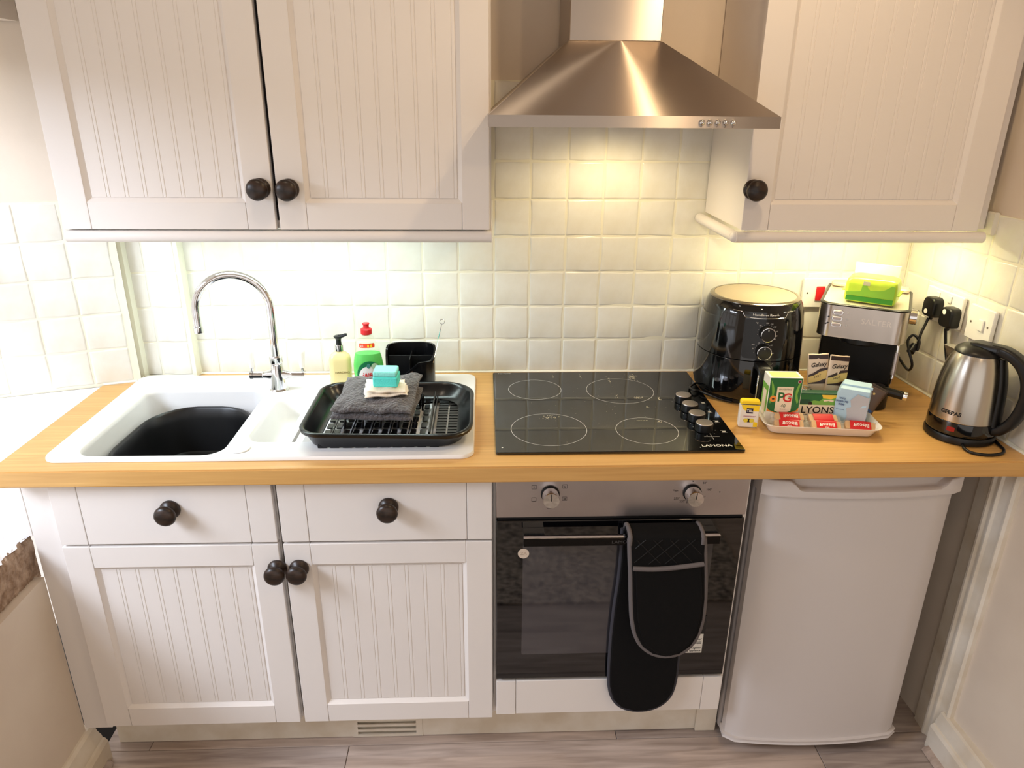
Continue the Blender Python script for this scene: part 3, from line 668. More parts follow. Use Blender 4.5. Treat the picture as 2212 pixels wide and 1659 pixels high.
def oven_knob(x, z, turn):
    bm = BM(); lathe(bm, [(0.0215, 0), (0.0215, 0.004), (0.0205, 0.006)], 32, M=atf(x, 0.0284, z)); k = part('knob_collar', bm, BLACKM, cp, True)
    k = part('knob', lathe(BM(), [(0.0195, 0.005), (0.0192, 0.030), (0.0183, 0.033), (0.0001, 0.0332)], 36, M=atf(x, 0.0284, z)), CHROME, t, True)
    M = atf(x, 0.0284, z) @ Matrix.Rotation(turn, 4, 'Z')
    part('pointer', bx(BM(), -0.0008, 0.0008, 0.0, 0.017, 0.0333, 0.0338, M=M), PRINTK, k, True)
KZ1 = 0.824
oven_knob(0.1250, KZ1, 0); oven_knob(0.4550, KZ1-0.001, -0.12)
PZ = 0.0283
for dx_, dz_ in ((0.0, 0.0385), (-0.037, 0.018), (0.034, 0.019), (-0.037, -0.014), (0.034, -0.013), (-0.001, -0.0335)):
    x = 0.1245+dx_; z = KZ1+dz_
    bm = BM(); slab_holes(bm, [(-0.0055, -0.005), (0.0055, -0.005), (0.0055, 0.005), (-0.0055, 0.005)], [[(-0.0048, -0.0043), (0.0048, -0.0043), (0.0048, 0.0043), (-0.0048, 0.0043)]], 0, 0.0002, atf(x, PZ, z)); part('symbol_box', bm, PRINTK, cp, True)
for s, dx_, dz_ in (('I', 0, 0.0385), ('*', -0.037, 0.017), ('u', 0.034, 0.019), ('-', -0.037, -0.018), ('#', 0.034, -0.013), ('x', -0.001, -0.0335)): text('lettering', s, 0.009, cp, PRINTK, atf(0.1245+dx_, PZ, KZ1+dz_), world=True)
for s, dx_, dz_ in (('\u00b0C', 0.0, 0.0375), ('50\u00b0', 0.028, 0.024), ('100\u00b0', 0.040, 0.006), ('150\u00b0', 0.026, -0.014), ('180\u00b0', 0.014, -0.024), ('200\u00b0', -0.004, -0.026), ('220\u00b0', -0.020, -0.024), ('250\u00b0', -0.034, -0.016), ('Max-', -0.038, 0.005)): text('lettering', s, 0.0075, cp, PRINTK, atf(0.4545+dx_, PZ, KZ1+dz_), world=True)
bm = BM(); slab_holes(bm, [(-0.007, -0.0055), (0.007, -0.0055), (0.007, 0.0055), (-0.007, 0.0055)], [[(-0.0063, -0.0048), (0.0063, -0.0048), (0.0063, 0.0048), (-0.0063, 0.0048)]], 0, 0.0002, atf(0.4545, PZ, KZ1+0.0375)); part('symbol_box', bm, PRINTK, cp, True)
bm = BM(); lathe(bm, [(0.0016, 0), (0.0016, 0.0003)], 12, M=atf(0.520, PZ, KZ1)); lathe(bm, [(0.0014, 0), (0.0014, 0.0003)], 12, M=atf(0.4545, PZ, KZ1+0.029)); part('indicator', bm, PRINTK, cp, True)
bm = BM(); prism(bm, circ(0, 0, 0.0135), 0, 0.0005, atf(0.0655, 0.0284, 0.663)); stk = part('round_sticker', bm, PINKGREY, dr, True)
text('lettering', 'ZA', 0.012, stk, pm('faded_print', (190, 166, 146), 0.6), atf(0.0655, 0.0278, 0.663), world=True)
lb = part('paper_tag', bx(BM(), 0.462, 0.5245, 0.0272, 0.0280, 0.357, 0.416), PRINTW, dr, True)
part('tag_header', bx(BM(), 0.500, 0.528, 0.0272, 0.0280, 0.4165, 0.472), pm('dark_print', (40, 38, 38), 0.5), lb, True)
for s, z, sz in (('Easy, easys\'', 0.400, 0.0062), ('For product use, information', 0.391, 0.0034), ('safety and product updates', 0.3865, 0.0034), ('Register', 0.3725, 0.0078), ('my appliance', 0.3640, 0.0078)):
    text('lettering', s, sz, lb, PRINTK, atf(0.5215, 0.0271, z), world=True, align='RIGHT', bold=0.0001)

# ================================================================== OVEN GLOVE
t = thing('oven_glove', 'black double oven glove with grey edging draped over the oven handle', 'oven glove', (0.385, 0.0, 0.4))
def pad(name, P, y, th, mat, parent):
    bm = BM(); prism(bm, P, 0, th, atf(0, y, 0), b=0.004); return part(name, bm, mat, parent, True)
f_l = [(0.3035, 0.742), (0.307, 0.70), (0.313, 0.64), (0.318, 0.575), (0.324, 0.52), (0.334, 0.475), (0.352, 0.438), (0.380, 0.414), (0.412, 0.405)]
f_r = [(0.446, 0.412), (0.472, 0.436), (0.487, 0.470), (0.4935, 0.515), (0.4925, 0.575), (0.486, 0.64), (0.479, 0.70), (0.474, 0.742)]
b_l = [(0.296, 0.738), (0.297, 0.68), (0.2955, 0.60), (0.290, 0.52), (0.287, 0.43), (0.2875, 0.33), (0.291, 0.27), (0.303, 0.226), (0.326, 0.198), (0.358, 0.186), (0.392, 0.186)]
b_r = [(0.420, 0.196), (0.442, 0.216), (0.456, 0.246), (0.4615, 0.30), (0.4605, 0.38), (0.4605, 0.48), (0.464, 0.58), (0.468, 0.68), (0.470, 0.738)]
bp = pad('back_pad', b_l+b_r, 0.0225, 0.016, GLOVE, t)
fp = pad('front_pad', f_l+f_r, -0.0235, 0.018, GLOVE, t)
bm = BM(); sec = [(0.0215, 0.728), (0.0200, 0.744), (0.010, 0.7545), (-0.012, 0.7575), (-0.032, 0.7545), (-0.0405, 0.744), (-0.0415, 0.728), (-0.026, 0.728), (-0.0225, 0.738), (-0.005, 0.7425), (0.0065, 0.738), (0.0075, 0.728)]
loft(bm, [[Vector((0.300, y, z)) for y, z in sec], [Vector((0.472, y, z)) for y, z in sec]]); part('saddle', bm, GLOVE, t, True, smooth=60)
yb = -0.0415
bm = BM(); tube(bm, smooth_path([(x, yb+0.008, z) for x, z in f_l+f_r], 3), 0.0068, 8); part('edging', bm, BINDING, fp, True, smooth=60)
bm = BM(); tube(bm, smooth_path([(x, 0.0145, z) for x, z in b_l+b_r], 3), 0.0055, 8); part('edging', bm, pm('dark_binding', (58, 58, 66), 0.8), bp, True, smooth=60)
for x in (0.3035, 0.4705):
    bm = BM(); tube(bm, smooth_path([(x, -0.0385, 0.728), (x, -0.0380, 0.744), (x, -0.030, 0.7525), (x, -0.010, 0.7555), (x, 0.009, 0.7525), (x, 0.0185, 0.743), (x, 0.0195, 0.73)], 4), 0.0055, 8); part('edging', bm, BINDING, t, True, smooth=60)
bm = BM(); tube(bm, smooth_path([(0.314, yb-0.002, 0.667), (0.36, yb-0.004, 0.666), (0.41, yb-0.004, 0.669), (0.477, yb-0.002, 0.677)], 4), 0.0058, 8); part('pocket_edging', bm, BINDING, fp, True, smooth=60)
bm = BM(); prism(bm, [(0.320, 0.664)]+[(p[0]+0.010, p[1]+0.006) for p in f_l[3:]]+[(p[0]-0.009, p[1]+0.006) for p in f_r[:5]]+[(0.471, 0.672)], 0, 0.004, atf(0, yb+0.001, 0), b=0.0015); part('pocket', bm, GLOVE, fp, True)
for i in range(4):
    bm = BM(); xa = 0.318+0.038*i; tube(bm, [(xa, yb-0.0002, 0.742), (min(xa+0.060, 0.470), yb-0.0002, 0.742-0.065*(min(xa+0.060, 0.470)-xa)/0.060)], 0.0012, 5); tube(bm, [(xa+0.02, yb-0.0002, 0.742), (max(xa-0.045, 0.316), yb-0.0002, 0.742-0.065*(xa+0.02-max(xa-0.045, 0.316))/0.065)], 0.0012, 5); part('quilt_stitch', bm, BLACKM, fp, True)

# ================================================================== FRIDGE
t = thing('fridge', 'white undercounter fridge with a bowed door and scooped top grip', 'fridge', (0.87, 0.3, 0))
FX0, FX1 = 0.630, 1.100
part('cabinet_body', bx(BM(), FX0-0.003, FX1+0.001, 0.098, 0.585, 0.026, 0.842, 0.006, 3), FRIDGES, t, True)
part('gasket', bx(BM(), FX0+0.006, FX1-0.006, 0.086, 0.099, 0.05, 0.83), pm('grey_gasket', (120, 118, 120), 0.6), t, True)
def bow(x, k=0.020): u = (x-(FX0+FX1)/2)/((FX1-FX0)/2); return -k*(1-u*u)
def bowed(x0, x1, yb, yf, z0, z1, r=0.014, n=18):
    pts = [(x1, yb), (x0, yb)]
    for i in range(n+1):
        u = i/n; x = x0+(x1-x0)*u; y = yf+bow(x)
        e = min(u, 1-u)*(x1-x0)
        if e < r: y += (r-math.sqrt(max(r*r-(r-e)**2, 0)))
        pts.append((x, y))
    return pts
bm = BM(); prism(bm, bowed(FX0, FX1, 0.086, 0.048, 0, 0)[::-1], 0.052, 0.806); dr = part('door', bm, FRIDGE, t, True, smooth=30)
bm = BM(); prism(bm, bowed(FX0-0.004, FX1+0.006, 0.088, 0.042, 0, 0)[::-1], 0.040, 0.0525, b=0.003); part('bottom_trim', bm, FRIDGE, dr, True)
# top trim with scooped grip
bm = BM(); n = 40; xs = [FX0-0.006+(FX1-FX0+0.014)*i/n for i in range(n+1)]; secs = []
for i, x in enumerate(xs):
    u = (x-FX0)/(FX1-FX0); s = 0.0
    if 0.12 < u < 0.95: s = min(1, min(u-0.12, 0.95-u)/0.06); s = s*s*(3-2*s)
    y0 = 0.038+bow(x); e = min(i, n-i)
    if e < 2: y0 += (2-e)*0.004
    low = 0.8065
    secs.append([Vector((x, 0.090, low)), Vector((x, y0, low)), Vector((x, y0-0.002, low+0.004)), Vector((x, y0-0.002, 0.846-0.022*s)), Vector((x, y0+0.001+0.004*s, 0.849-0.022*s)), Vector((x, y0+0.012*s+0.004, 0.8495-0.024*s)), Vector((x, y0+0.022, 0.850-0.021*s)), Vector((x, y0+0.026, 0.850)), Vector((x, 0.090, 0.850))])
loft(bm, secs); part('top_grip', bm, FRIDGE, dr, True, smooth=50)
bm = BM(); cyl(bm, (1.083, 0.060, 0.8502), 0.0095, 0.003, seg=20, b=0.001); part('hinge_cap', bm, WHITEP, dr, True)
bm = BM(); bx(bm, 0.640, 0.668, 0.05, 0.085, 0.8503, 0.858, 0.002); part('hinge_cap', bm, WHITEP, dr, True)
bm = BM(); bx(bm, FX0-0.0036, FX0-0.0031, 0.16, 0.30, 0.74, 0.83); st = part('side_sticker', bm, REDP, t, True)
bm = BM(); bx(bm, FX0-0.0041, FX0-0.0037, 0.166, 0.294, 0.746, 0.824); part('sticker_field', bm, pm('pale_print', (200, 190, 190), 0.5), st, True)
for a in ((0.66, 0.13), (1.06, 0.13), (0.66, 0.55), (1.06, 0.55)):
    bm = BM(); cyl(bm, (a[0], a[1], 0.0), 0.014, 0.026, seg=16); part('foot', bm, BLACKP, t, True)

# ================================================================== DISH RACK AND CLOTHS
t = thing('dish_rack', 'black plastic dish rack on the sink drainer', 'dish rack', (-0.25, 0.22, ZR))
ZD = ZR+0.0005
def ro(i, dz=0): return rr(-0.452+i, -0.052-i, 0.058+i, 0.386-i, [0.085-i*0.6, 0.055-i*0.6, 0.055-i*0.6, 0.075-i*0.6], 8)
def dip(x, y):   # the rim flares and drops at the right front corner
    u = max(0, (x+0.20)/0.15); v = max(0, (0.20-y)/0.14); return -0.012*min(1, u)*min(1, v)
def rv(i, z, k=1): return [Vector((x, y, z+dip(x, y)*k)) for x, y in ro(i)]
bm = BM()
loft(bm, [rv(0.040, ZD+0.008, 0), rv(0.031, ZD+0.0075, 0), rv(0.028, ZD+0.0035, 0), rv(0.024, ZD+0.003, 0), rv(0.020, ZD+0.012, 0), rv(0.009, ZD+0.035), rv(0.001, ZD+0.038), rv(0.0, ZD+0.045), rv(0.004, ZD+0.0475), rv(0.009, ZD+0.046), rv(0.012, ZD+0.040), rv(0.026, ZD+0.017, 0), rv(0.040, ZD+0.012, 0)], False, False)
bm.verts.ensure_lookup_table()
part('outer_wall', bm, BLACKR, t, True, smooth=50)
bm = BM(); holes = []
for i in range(11):
    for j in range(7): holes.append(rr(-0.404+0.0225*i, -0.404+0.0225*i+0.0135, 0.094+0.038*j, 0.094+0.038*j+0.026, 0.003, 2))
for j in range(15): 
    for a, b_ in ((-0.142, -0.118), (-0.114, -0.092)): holes.append([(a, 0.106+0.0165*j), (b_, 0.106+0.0165*j), (b_, 0.1165+0.0165*j), (a, 0.1165+0.0165*j)])
slab_holes(bm, ro(0.0395), holes, ZD+0.008, ZD+0.0118); part('slotted_base', bm, BLACKR, t, True)
for x in (-0.4075, -0.384, -0.339, -0.294, -0.249, -0.204):
    bm = BM(); bx(bm, x-0.0012, x+0.0012, 0.092, 0.352, ZD+0.0118, ZD+0.0165); part('base_rib', bm, BLACKR, t, True)
bm = BM(); bx(bm, -0.156, -0.152, 0.095, 0.348, ZD+0.0118, ZD+0.034, 0.001); part('divider', bm, BLACKR, t, True)
bm = BM(); bx(bm, -0.149, -0.1465, 0.098, 0.345, ZD+0.0118, ZD+0.026, 0.001); part('divider', bm, BLACKR, t, True)
for i in range(5):
    x = -0.36+0.042*i
    for y in (0.165, 0.31):
        bm = BM(); tube(bm, [(x, y, ZD+0.0118), (x+0.002, y+0.003, ZD+0.03), (x+0.003, y+0.006, ZD+0.038)], 0.003, 8, radii=[0.004, 0.003, 0.002]); part('prong', bm, BLACKR, t, True)
bm = BM(); tube(bm, [(-0.182, 0.27, ZD+0.0118), (-0.182, 0.275, ZD+0.044), (-0.182, 0.285, ZD+0.05), (-0.182, 0.295, ZD+0.044), (-0.182, 0.30, ZD+0.0118)], 0.003, 8); part('prong', bm, BLACKR, t, True)
for i in range(10):
    x = -0.398+0.0285*i
    bm = BM(); bx(bm, x-0.0105, x+0.0105, 0.0825, 0.092, ZD, ZD+0.0080, 0.001, 1); part('foot', bm, BLACKR, t, True)
bm = BM(); bx(bm, -0.40, -0.10, 0.350, 0.358, ZD, ZD+0.0088, 0.001, 1); part('foot', bm, BLACKR, t, True)

def soft(bm, w, d, h, mid, nx=22, ny=18, p=5, wob=0.0, seed=1, lay=None):
    """soft folded slab centred on 0; mid(u, v) -> z of the middle; u, v in -1..1"""
    rnd = random.Random(seed); T, Bo = [], []
    ph = [rnd.uniform(0, 6.28) for _ in range(6)]
    for j in range(ny+1):
        a, b_ = [], []
        for i in range(nx+1):
            u = -1+2*i/nx; v = -1+2*j/ny; u = math.copysign(1-(1-abs(u))**2.2, u); v = math.copysign(1-(1-abs(v))**2.2, v)
            th = max(1-abs(u)**p, 0)**0.5*max(1-abs(v)**p, 0)**0.5
            k = 1+wob*(sin(v*4+ph[0])+0.5*sin(v*9+ph[1])); l = 1+wob*(sin(u*4+ph[2])+0.5*sin(u*9+ph[3]))
            x = u*w/2*k; y = v*d/2*l; m = mid(u, v)+wob*0.05*(sin(u*6+ph[4])+sin(v*5+ph[5]))
            va = bm.verts.new((x, y, m+h/2*th)); a.append(va)
            b_.append(va if i in (0, nx) or j in (0, ny) else bm.verts.new((x, y, m-h/2*th)))
        T.append(a); Bo.append(b_)
    for j in range(ny):
        for i in range(nx):
            bm.faces.new((T[j][i], T[j][i+1], T[j+1][i+1], T[j+1][i]))
            q = (Bo[j][i], Bo[j+1][i], Bo[j+1][i+1], Bo[j][i+1])
            if len(set(q)) == 4:
                try: bm.faces.new(q)
                except ValueError: pass
    return bm
# dark towel: two folded layers
t = thing('towel', 'folded charcoal waffle towel lying in the dish rack', 'towel', (-0.287, 0.238, ZD+0.045), radians(-4))
bm = BM(); soft(bm, 0.196, 0.183, 0.021, lambda u, v: 0.004+0.006*max(0, v)*u-0.008*max(0, -v-0.4), 30, 26, 6, wob=0.014, seed=2); part('lower_fold', bm, TOWEL, t, smooth=80)
bm = BM(); soft(bm, 0.190, 0.182, 0.022, lambda u, v: 0.0225+0.013*max(0, u)*max(0, v)+0.010*max(0, v+0.2)-0.014*max(0, -v-0.55)+0.002*sin(u*7+v*3)+0.0015*sin(u*13-v*9), 34, 30, 6, wob=0.02, seed=5); part('upper_fold', bm, TOWEL, t, smooth=80)
t = thing('dishcloth', 'folded cream dishcloth on the charcoal towel', 'cloth', (-0.265, 0.226, ZD+0.0805), radians(8))
bm = BM(); soft(bm, 0.104, 0.088, 0.013, lambda u, v: 0.0058, wob=0.035, seed=3, p=4); part('lower_fold', bm, CLOTH, t, smooth=80)
bm = BM(); soft(bm, 0.096, 0.084, 0.013, lambda u, v: 0.0160-0.002*u, wob=0.03, seed=8, p=4); part('upper_fold', bm, CLOTH, t, smooth=80)
t = thing('sponge', 'cyan washing up sponge with a paler top on the cream cloth', 'sponge', (-0.262, 0.226, ZD+0.103), radians(-3), rot=(radians(4), 0, radians(-3)))
bm = BM(); bx(bm, -0.030, 0.030, -0.023, 0.023, 0.0, 0.026, 0.004, 3); part('foam', bm, SPONGE, t, smooth=60)
bm = BM(); bx(bm, -0.029, 0.028, -0.0215, 0.0225, 0.0262, 0.040, 0.0045, 3); part('scourer', bm, SPONGEL, t, smooth=60)

# ================================================================== SOAP, WASHING-UP LIQUID, CADDY
t = thing('soap_dispenser', 'clear pump bottle of pale amber hand soap by the tap', 'bottle', (-0.420, 0.462, ZR), radians(6))
bm = BM(); loft(bm, [[Vector((x, y, z)) for x, y in rr(-w, w, -d, d, min(w, d)*0.75, 5)] for w, d, z in ((0.027, 0.017, 0.001), (0.0295, 0.0195, 0.004), (0.030, 0.020, 0.05), (0.030, 0.020, 0.084), (0.027, 0.018, 0.095), (0.018, 0.014, 0.103), (0.012, 0.0115, 0.106), (0.0112, 0.0112, 0.109))])
bt = part('bottle', bm, SOAP, t, smooth=60)
text('lettering', 'HARDING', 0.0088, bt, pm('gold_grey_print', (120, 104, 60), 0.5), atf(0.006, -0.0204, 0.052), sx=1.0)
bm = BM(); lathe(bm, [(0.0108, 0.109), (0.0120, 0.110), (0.0120, 0.127), (0.0112, 0.128), (0.0001, 0.128)], 24); part('collar', bm, CHROME, t)
bm = BM(); lathe(bm, [(0.0075, 0.128), (0.0068, 0.140), (0.0085, 0.144), (0.012, 0.148), (0.0125, 0.1505), (0.010, 0.152), (0.0001, 0.1525)], 20)
tube(bm, [(0.0, 0, 0.1495), (0.010, -0.002, 0.151), (0.020, -0.004, 0.155), (0.0235, -0.005, 0.1555)], 0.004, 8, radii=[0.005, 0.005, 0.0042, 0.0036]); part('pump', bm, BLACKP, t)

t = thing('washing_up_liquid', 'green washing up liquid bottle with a red cap behind the rack', 'bottle', (-0.341, 0.448, ZR), radians(4))
prof = [(0.030, 0.016, 0.001), (0.034, 0.019, 0.005), (0.0395, 0.022, 0.030), (0.0415, 0.023, 0.055), (0.041, 0.023, 0.075), (0.0375, 0.0215, 0.097), (0.031, 0.019, 0.120), (0.024, 0.017, 0.140), (0.0165, 0.0145, 0.155), (0.0125, 0.0125, 0.161)]
def ell(w, d, z, n=28): return [Vector((w*cos(2*pi*i/n), d*sin(2*pi*i/n), z)) for i in range(n)]
bm = BM(); loft(bm, [ell(*p) for p in prof]); bt = part('bottle', bm, CLEARP, t, smooth=70)
bm = BM(); loft(bm, [ell(w-0.0012, d-0.0012, z+0.0008) for w, d, z in prof[:6]]+[ell(0.0345-0.0012, 0.0203-0.0012, 0.108)]); part('liquid', bm, LIQ, t, smooth=70)
def curve_front(w, d, x): return -d*math.sqrt(max(1-(x/w)**2, 0.0))
def label_on(name, outline, zc, off, mat, parent):
    """thin label following the bottle front; outline in (x, z)"""
    outline = dense(outline, 0.004); bm = BM()
    def wd(z):
        for (a, b_, z0), (c_, d_, z1) in zip(prof, [(p[0], p[1], p[2]) for p in prof[1:]]):
            if z0 <= z <= z1: q = (z-z0)/(z1-z0); return a+(c_-a)*q, b_+(d_-b_)*q
        return prof[-1][:2]
    me = []
    cx = sum(p[0] for p in outline)/len(outline); cz = sum(p[1] for p in outline)/len(outline)
    rs = []
    for k in (0.02, 0.35, 0.7, 1.0):
        r_ = []
        for p in outline:
            x = cx+(p[0]-cx)*k; z = cz+(p[1]-cz)*k; w_, d_ = wd(z); r_.append(bm.verts.new((x, curve_front(w_, d_, x)-off, z)))
        rs.append(r_)
    bm.faces.new(rs[0])
    for a, b_ in zip(rs, rs[1:]): bridge(bm, a, b_)
    return part(name, bm, mat, parent, smooth=60)
l1 = label_on('label', circ(0.004, 0.050, 0.034, 0.040, 32), 0.05, 0.0006, pm('label_green', (16, 110, 66), 0.35), t)
label_on('label_disc', circ(0.002, 0.046, 0.027, 0.030, 32), 0.05, 0.0011, PRINTW, l1)
label_on('label_drop', circ(0.002, 0.077, 0.005, 0.007, 16), 0.05, 0.0016, pm('label_teal', (70, 130, 120), 0.4), l1)
label_on('label_badge', circ(0.018, 0.076, 0.0085, 0.0085, 20), 0.05, 0.0016, pm('label_pale', (176, 206, 170), 0.4), l1)
label_on('neck_label', rr(-0.020, 0.0205, 0.127, 0.139, 0.003, 3), 0.13, 0.0008, pm('label_red', (236, 78, 44), 0.4), t)
text('lettering', 'FAIRY', 0.0195, l1, RED, atf(0.002, -0.0254, 0.050), wrap=0.045, sx=0.82, bold=0.0003)
text('lettering', 'ORIGINAL', 0.004, l1, PRINTK, atf(0.002, -0.0252, 0.036), wrap=0.045)
text('lettering', 'x6', 0.009, t, PRINTW, atf(-0.013, -0.0186, 0.133), wrap=0.03)
for i, x in enumerate((0.004, 0.012)):
    bm = BM(); prism(bm, [(x-0.0025, 0.1285), (x+0.0025, 0.1285), (x+0.0025, 0.134), (x, 0.1375), (x-0.0025, 0.134)], 0, 0.0004, atf(0, -0.0188+0.001*i, 0)); part('printed_bottle', bm, YELLOW, t)
bm = BM(); lathe(bm, [(0.0125, 0.160), (0.0152, 0.1625), (0.0155, 0.165), (0.0152, 0.175), (0.0125, 0.1775), (0.0085, 0.1785), (0.0078, 0.180), (0.0078, 0.1875), (0.0098, 0.189), (0.0098, 0.1905), (0.009, 0.1915), (0.0001, 0.192)], 28); part('cap', bm, REDP, t)

t = thing('cutlery_caddy', 'black plastic cutlery caddy with cross divider behind the dish rack', 'caddy', (-0.227, 0.466, ZR))
def capr(i, n=10): return rr(-0.066+i, 0.066-i, -0.044+i, 0.044-i, 0.040-i*0.7, n)
def topz(x, y):    # dips at the front left
    s = max(0, min(1, (0.012-x)/0.05)); f = max(0, min(1, (-y+0.004)/0.03)); s = s*s*(3-2*s); f = f*f*(3-2*f)
    e = max(0, min(1, (x+0.072)/0.02))
    return 0.118-0.030*max(0, min(1, (-y+0.02)/0.05))-0.052*s*f
bm = BM(); def_lo = [Vector((x*0.93, y*0.93, 0.001)) for x, y in capr(0)]
loft(bm, [def_lo, [Vector((x, y, 0.02)) for x, y in capr(0.001)], [Vector((x, y, topz(x, y)-0.008)) for x, y in capr(0)], [Vector((x, y, topz(x, y)-0.007)) for x, y in capr(-0.0025)], [Vector((x, y, topz(x, y))) for x, y in capr(-0.0025)], [Vector((x, y, topz(x, y))) for x, y in capr(0.003)], [Vector((x, y, topz(x, y)-0.01)) for x, y in capr(0.0035)], [Vector((x, y, 0.006)) for x, y in capr(0.006)]])
part('cup', bm, BLACKR, t, smooth=50)
bm = BM(); bx(bm, -0.060, 0.060, -0.0014, 0.0014, 0.007, 0.094, 0.0006, 1); part('divider', bm, BLACKP, t)
bm = BM(); bx(bm, -0.0014, 0.0014, -0.038, 0.038, 0.007, 0.0945, 0.0006, 1); part('divider', bm, BLACKP, t)
bm = BM(); prism(bm, rr(0.001, 0.008, 0.030, 0.064, 0.002, 2), 0, 0.0006, atf(0, -0.0442, 0)); part('window_slot', bm, pm('slot_brown', (120, 96, 84), 0.4), t)
t = thing('straw_brush', 'thin wire straw brush with a ring end standing in the caddy', 'brush', (-0.172, 0.446, ZR+0.02), 0)
bm = BM(); tube(bm, [(-0.006, 0.0, 0.002), (0.012, 0.002, 0.08), (0.0325, 0.006, 0.166)], 0.0012, 6); tube(bm, [(0.0345+0.0065*cos(a*pi/8), 0.006, 0.173+0.0065*sin(a*pi/8)) for a in range(16)], 0.0009, 6, closed=True)
part('wire', bm, CHROME, t)
bm = BM(); tube(bm, [(-0.0055, 0, 0.004), (-0.002, 0.0004, 0.019), (0.0035, 0.001, 0.043)], 0.003, 8); part('bristles', bm, WHITEP, t)

# ================================================================== AIR FRYER
t = thing('air_fryer', 'glossy black air fryer with two chrome ringed dials', 'air fryer', (0.707, 0.457, WT), radians(-5.4))
FP = [(0.110, 0.012), (0.128, 0.014), (0.137, 0.022), (0.141, 0.04), (0.1405, 0.08), (0.1385, 0.128)]
FP2 = [(0.1383, 0.131), (0.1365, 0.17), (0.133, 0.215), (0.129, 0.245), (0.124, 0.262), (0.118, 0.2715)]
bm = BM(); lathe(bm, FP+[(0.1375, 0.1292), (0.10, 0.1294)], 72); part('basket_drawer', bm, BLACKG, t, smooth=50)
bm = BM(); lathe(bm, [(0.10, 0.1302), (0.1373, 0.1303)]+FP2+[(0.1165, 0.2735)], 72); bd = part('body', bm, BLACKG, t, smooth=50)
bm = BM(); lathe(bm, [(0.1172, 0.2728), (0.1175, 0.2752), (0.1135, 0.2778), (0.107, 0.2785), (0.1065, 0.2768)], 72); part('top_rim', bm, pm('rim_metal', (150, 142, 130), 0.2, 1.0), t, smooth=60)
bm = BM(); lathe(bm, [(0.1064, 0.270), (0.1064, 0.2772), (0.104, 0.2782), (0.05, 0.2797), (0.0001, 0.280)], 64); part('lid_disc', bm, pm('lid_pale_reflection', (168, 154, 130), 0.45, 0.3), t, smooth=60)  # pale colour paints in the under-cabinet light mirrored by the lid
bm = BM(); lathe(bm, [(0.118, 0.001), (0.122, 0.003), (0.122, 0.0125), (0.11, 0.0128)], 48); part('base', bm, BLACKP, t)
for a in (40, 140, 220, 320):
    bm = BM(); cyl(bm, (0.10*cos(radians(a)), 0.10*sin(radians(a)), 0), 0.012, 0.002, seg=14); part('foot', bm, BLACKM, t)
def wallr(z):
    P = FP+FP2
    for (a, z0), (b_, z1) in zip(P, P[1:]):
        if z0 <= z <= z1: return a+(b_-a)*(z-z0)/(z1-z0)
    return P[-1][0]
def onfry(x, z, out=0.0):
    r_ = wallr(z)+out; a = x/r_; return Vector((r_*sin(a), -r_*cos(a), z))
def fryplate(name, outline, out, mat, parent):
    outline = dense(outline); bm = BM(); cx = (min(p[0] for p in outline)+max(p[0] for p in outline))/2; cz = sum(p[1] for p in outline)/len(outline); rs = []
    for k in (0.02, 0.2, 0.4, 0.6, 0.8, 1.0): rs.append([bm.verts.new(onfry(cx+(p[0]-cx)*k, cz+(p[1]-cz)*k, out)) for p in outline])
    rs.append([bm.verts.new(onfry(p[0], p[1], out-0.002)) for p in outline])
    bm.faces.new(rs[0])
    for a, b_ in zip(rs, rs[1:]): bridge(bm, a, b_)
    return part(name, bm, mat, parent, smooth=50)
pn = fryplate('control_panel', rr(-0.052, 0.052, 0.138, 0.240, 0.008, 4), 0.0012, pm('black_satin', (12, 12, 13), 0.18), t)
fryplate('brand_band', [(-0.050, 0.244), (0.050, 0.244), (0.058, 0.2585), (-0.058, 0.2585)], 0.0016, BLACKG, t)
bm = BM(); tube(bm, [onfry(x, z, 0.0018) for x, z in dense([(-0.085, 0.2585), (-0.060, 0.2575), (-0.052, 0.2445), (0.0, 0.2435), (0.052, 0.2445), (0.060, 0.2575), (0.085, 0.2585), (0.0851, 0.2586)], 0.008)[:-16]], 0.0008, 6); part('chrome_line', bm, CHROME, t)
def frytext(s, x, z, size, mat, par, out=0.0018, **k):
    p = onfry(x, z, out); a = x/wallr(z)
    return text('lettering', s, size, par, mat, Matrix.Translation(p) @ Matrix.Rotation(a, 4, 'Z') @ FRONT, wrap=wallr(z), **k)
frytext('Hamilton Beach', 0.0, 0.2515, 0.0105, PRINTW, t, bold=0.00015)
for z, x, marks in ((0.206, 0.004, (('80', -130), ('100', -90), ('120', -65), ('140', -40), ('160', -10), ('180', 15), ('200', 35))), (0.158, 0.0, (('0', -165), ('10', -120), ('20', -80), ('30', -40), ('60', 10)))):
    p = onfry(x, z, 0.0); a = x/wallr(z); M = Matrix.Translation(p) @ Matrix.Rotation(a, 4, 'Z') @ FRONT
    k = part('dial', lathe(BM(), [(0.0185, 0.0), (0.0185, 0.010), (0.0175, 0.016), (0.0160, 0.0168), (0.0001, 0.0168)], 36, M=M), BLACKP, t)
    part('dial_ring', lathe(BM(), [(0.0166, 0.0162), (0.0172, 0.0178), (0.0186, 0.0176), (0.0190, 0.0155)], 40, M=M, caps=False), CHROME, k)
    part('dial_mark', bx(BM(), -0.001, 0.001, 0.010, 0.014, 0.0168, 0.0172, M=M), PRINTW, k)
    for s, deg in marks: frytext(s, x+0.0265*cos(radians(deg+0)), z-0.0265*sin(radians(deg)) if deg > -1 else z+0.0265*sin(radians(-deg)), 0.0052, LINE, pn)
    for i in range(14):
        a2 = radians(-20+i*16); bm = BM(); q = onfry(x+0.0225*cos(a2), z+0.0225*sin(a2), 0.0012); cyl(bm, q, 0.0006, 0.0004, 'y', 6); part('dial_dot', bm, LINE, pn)
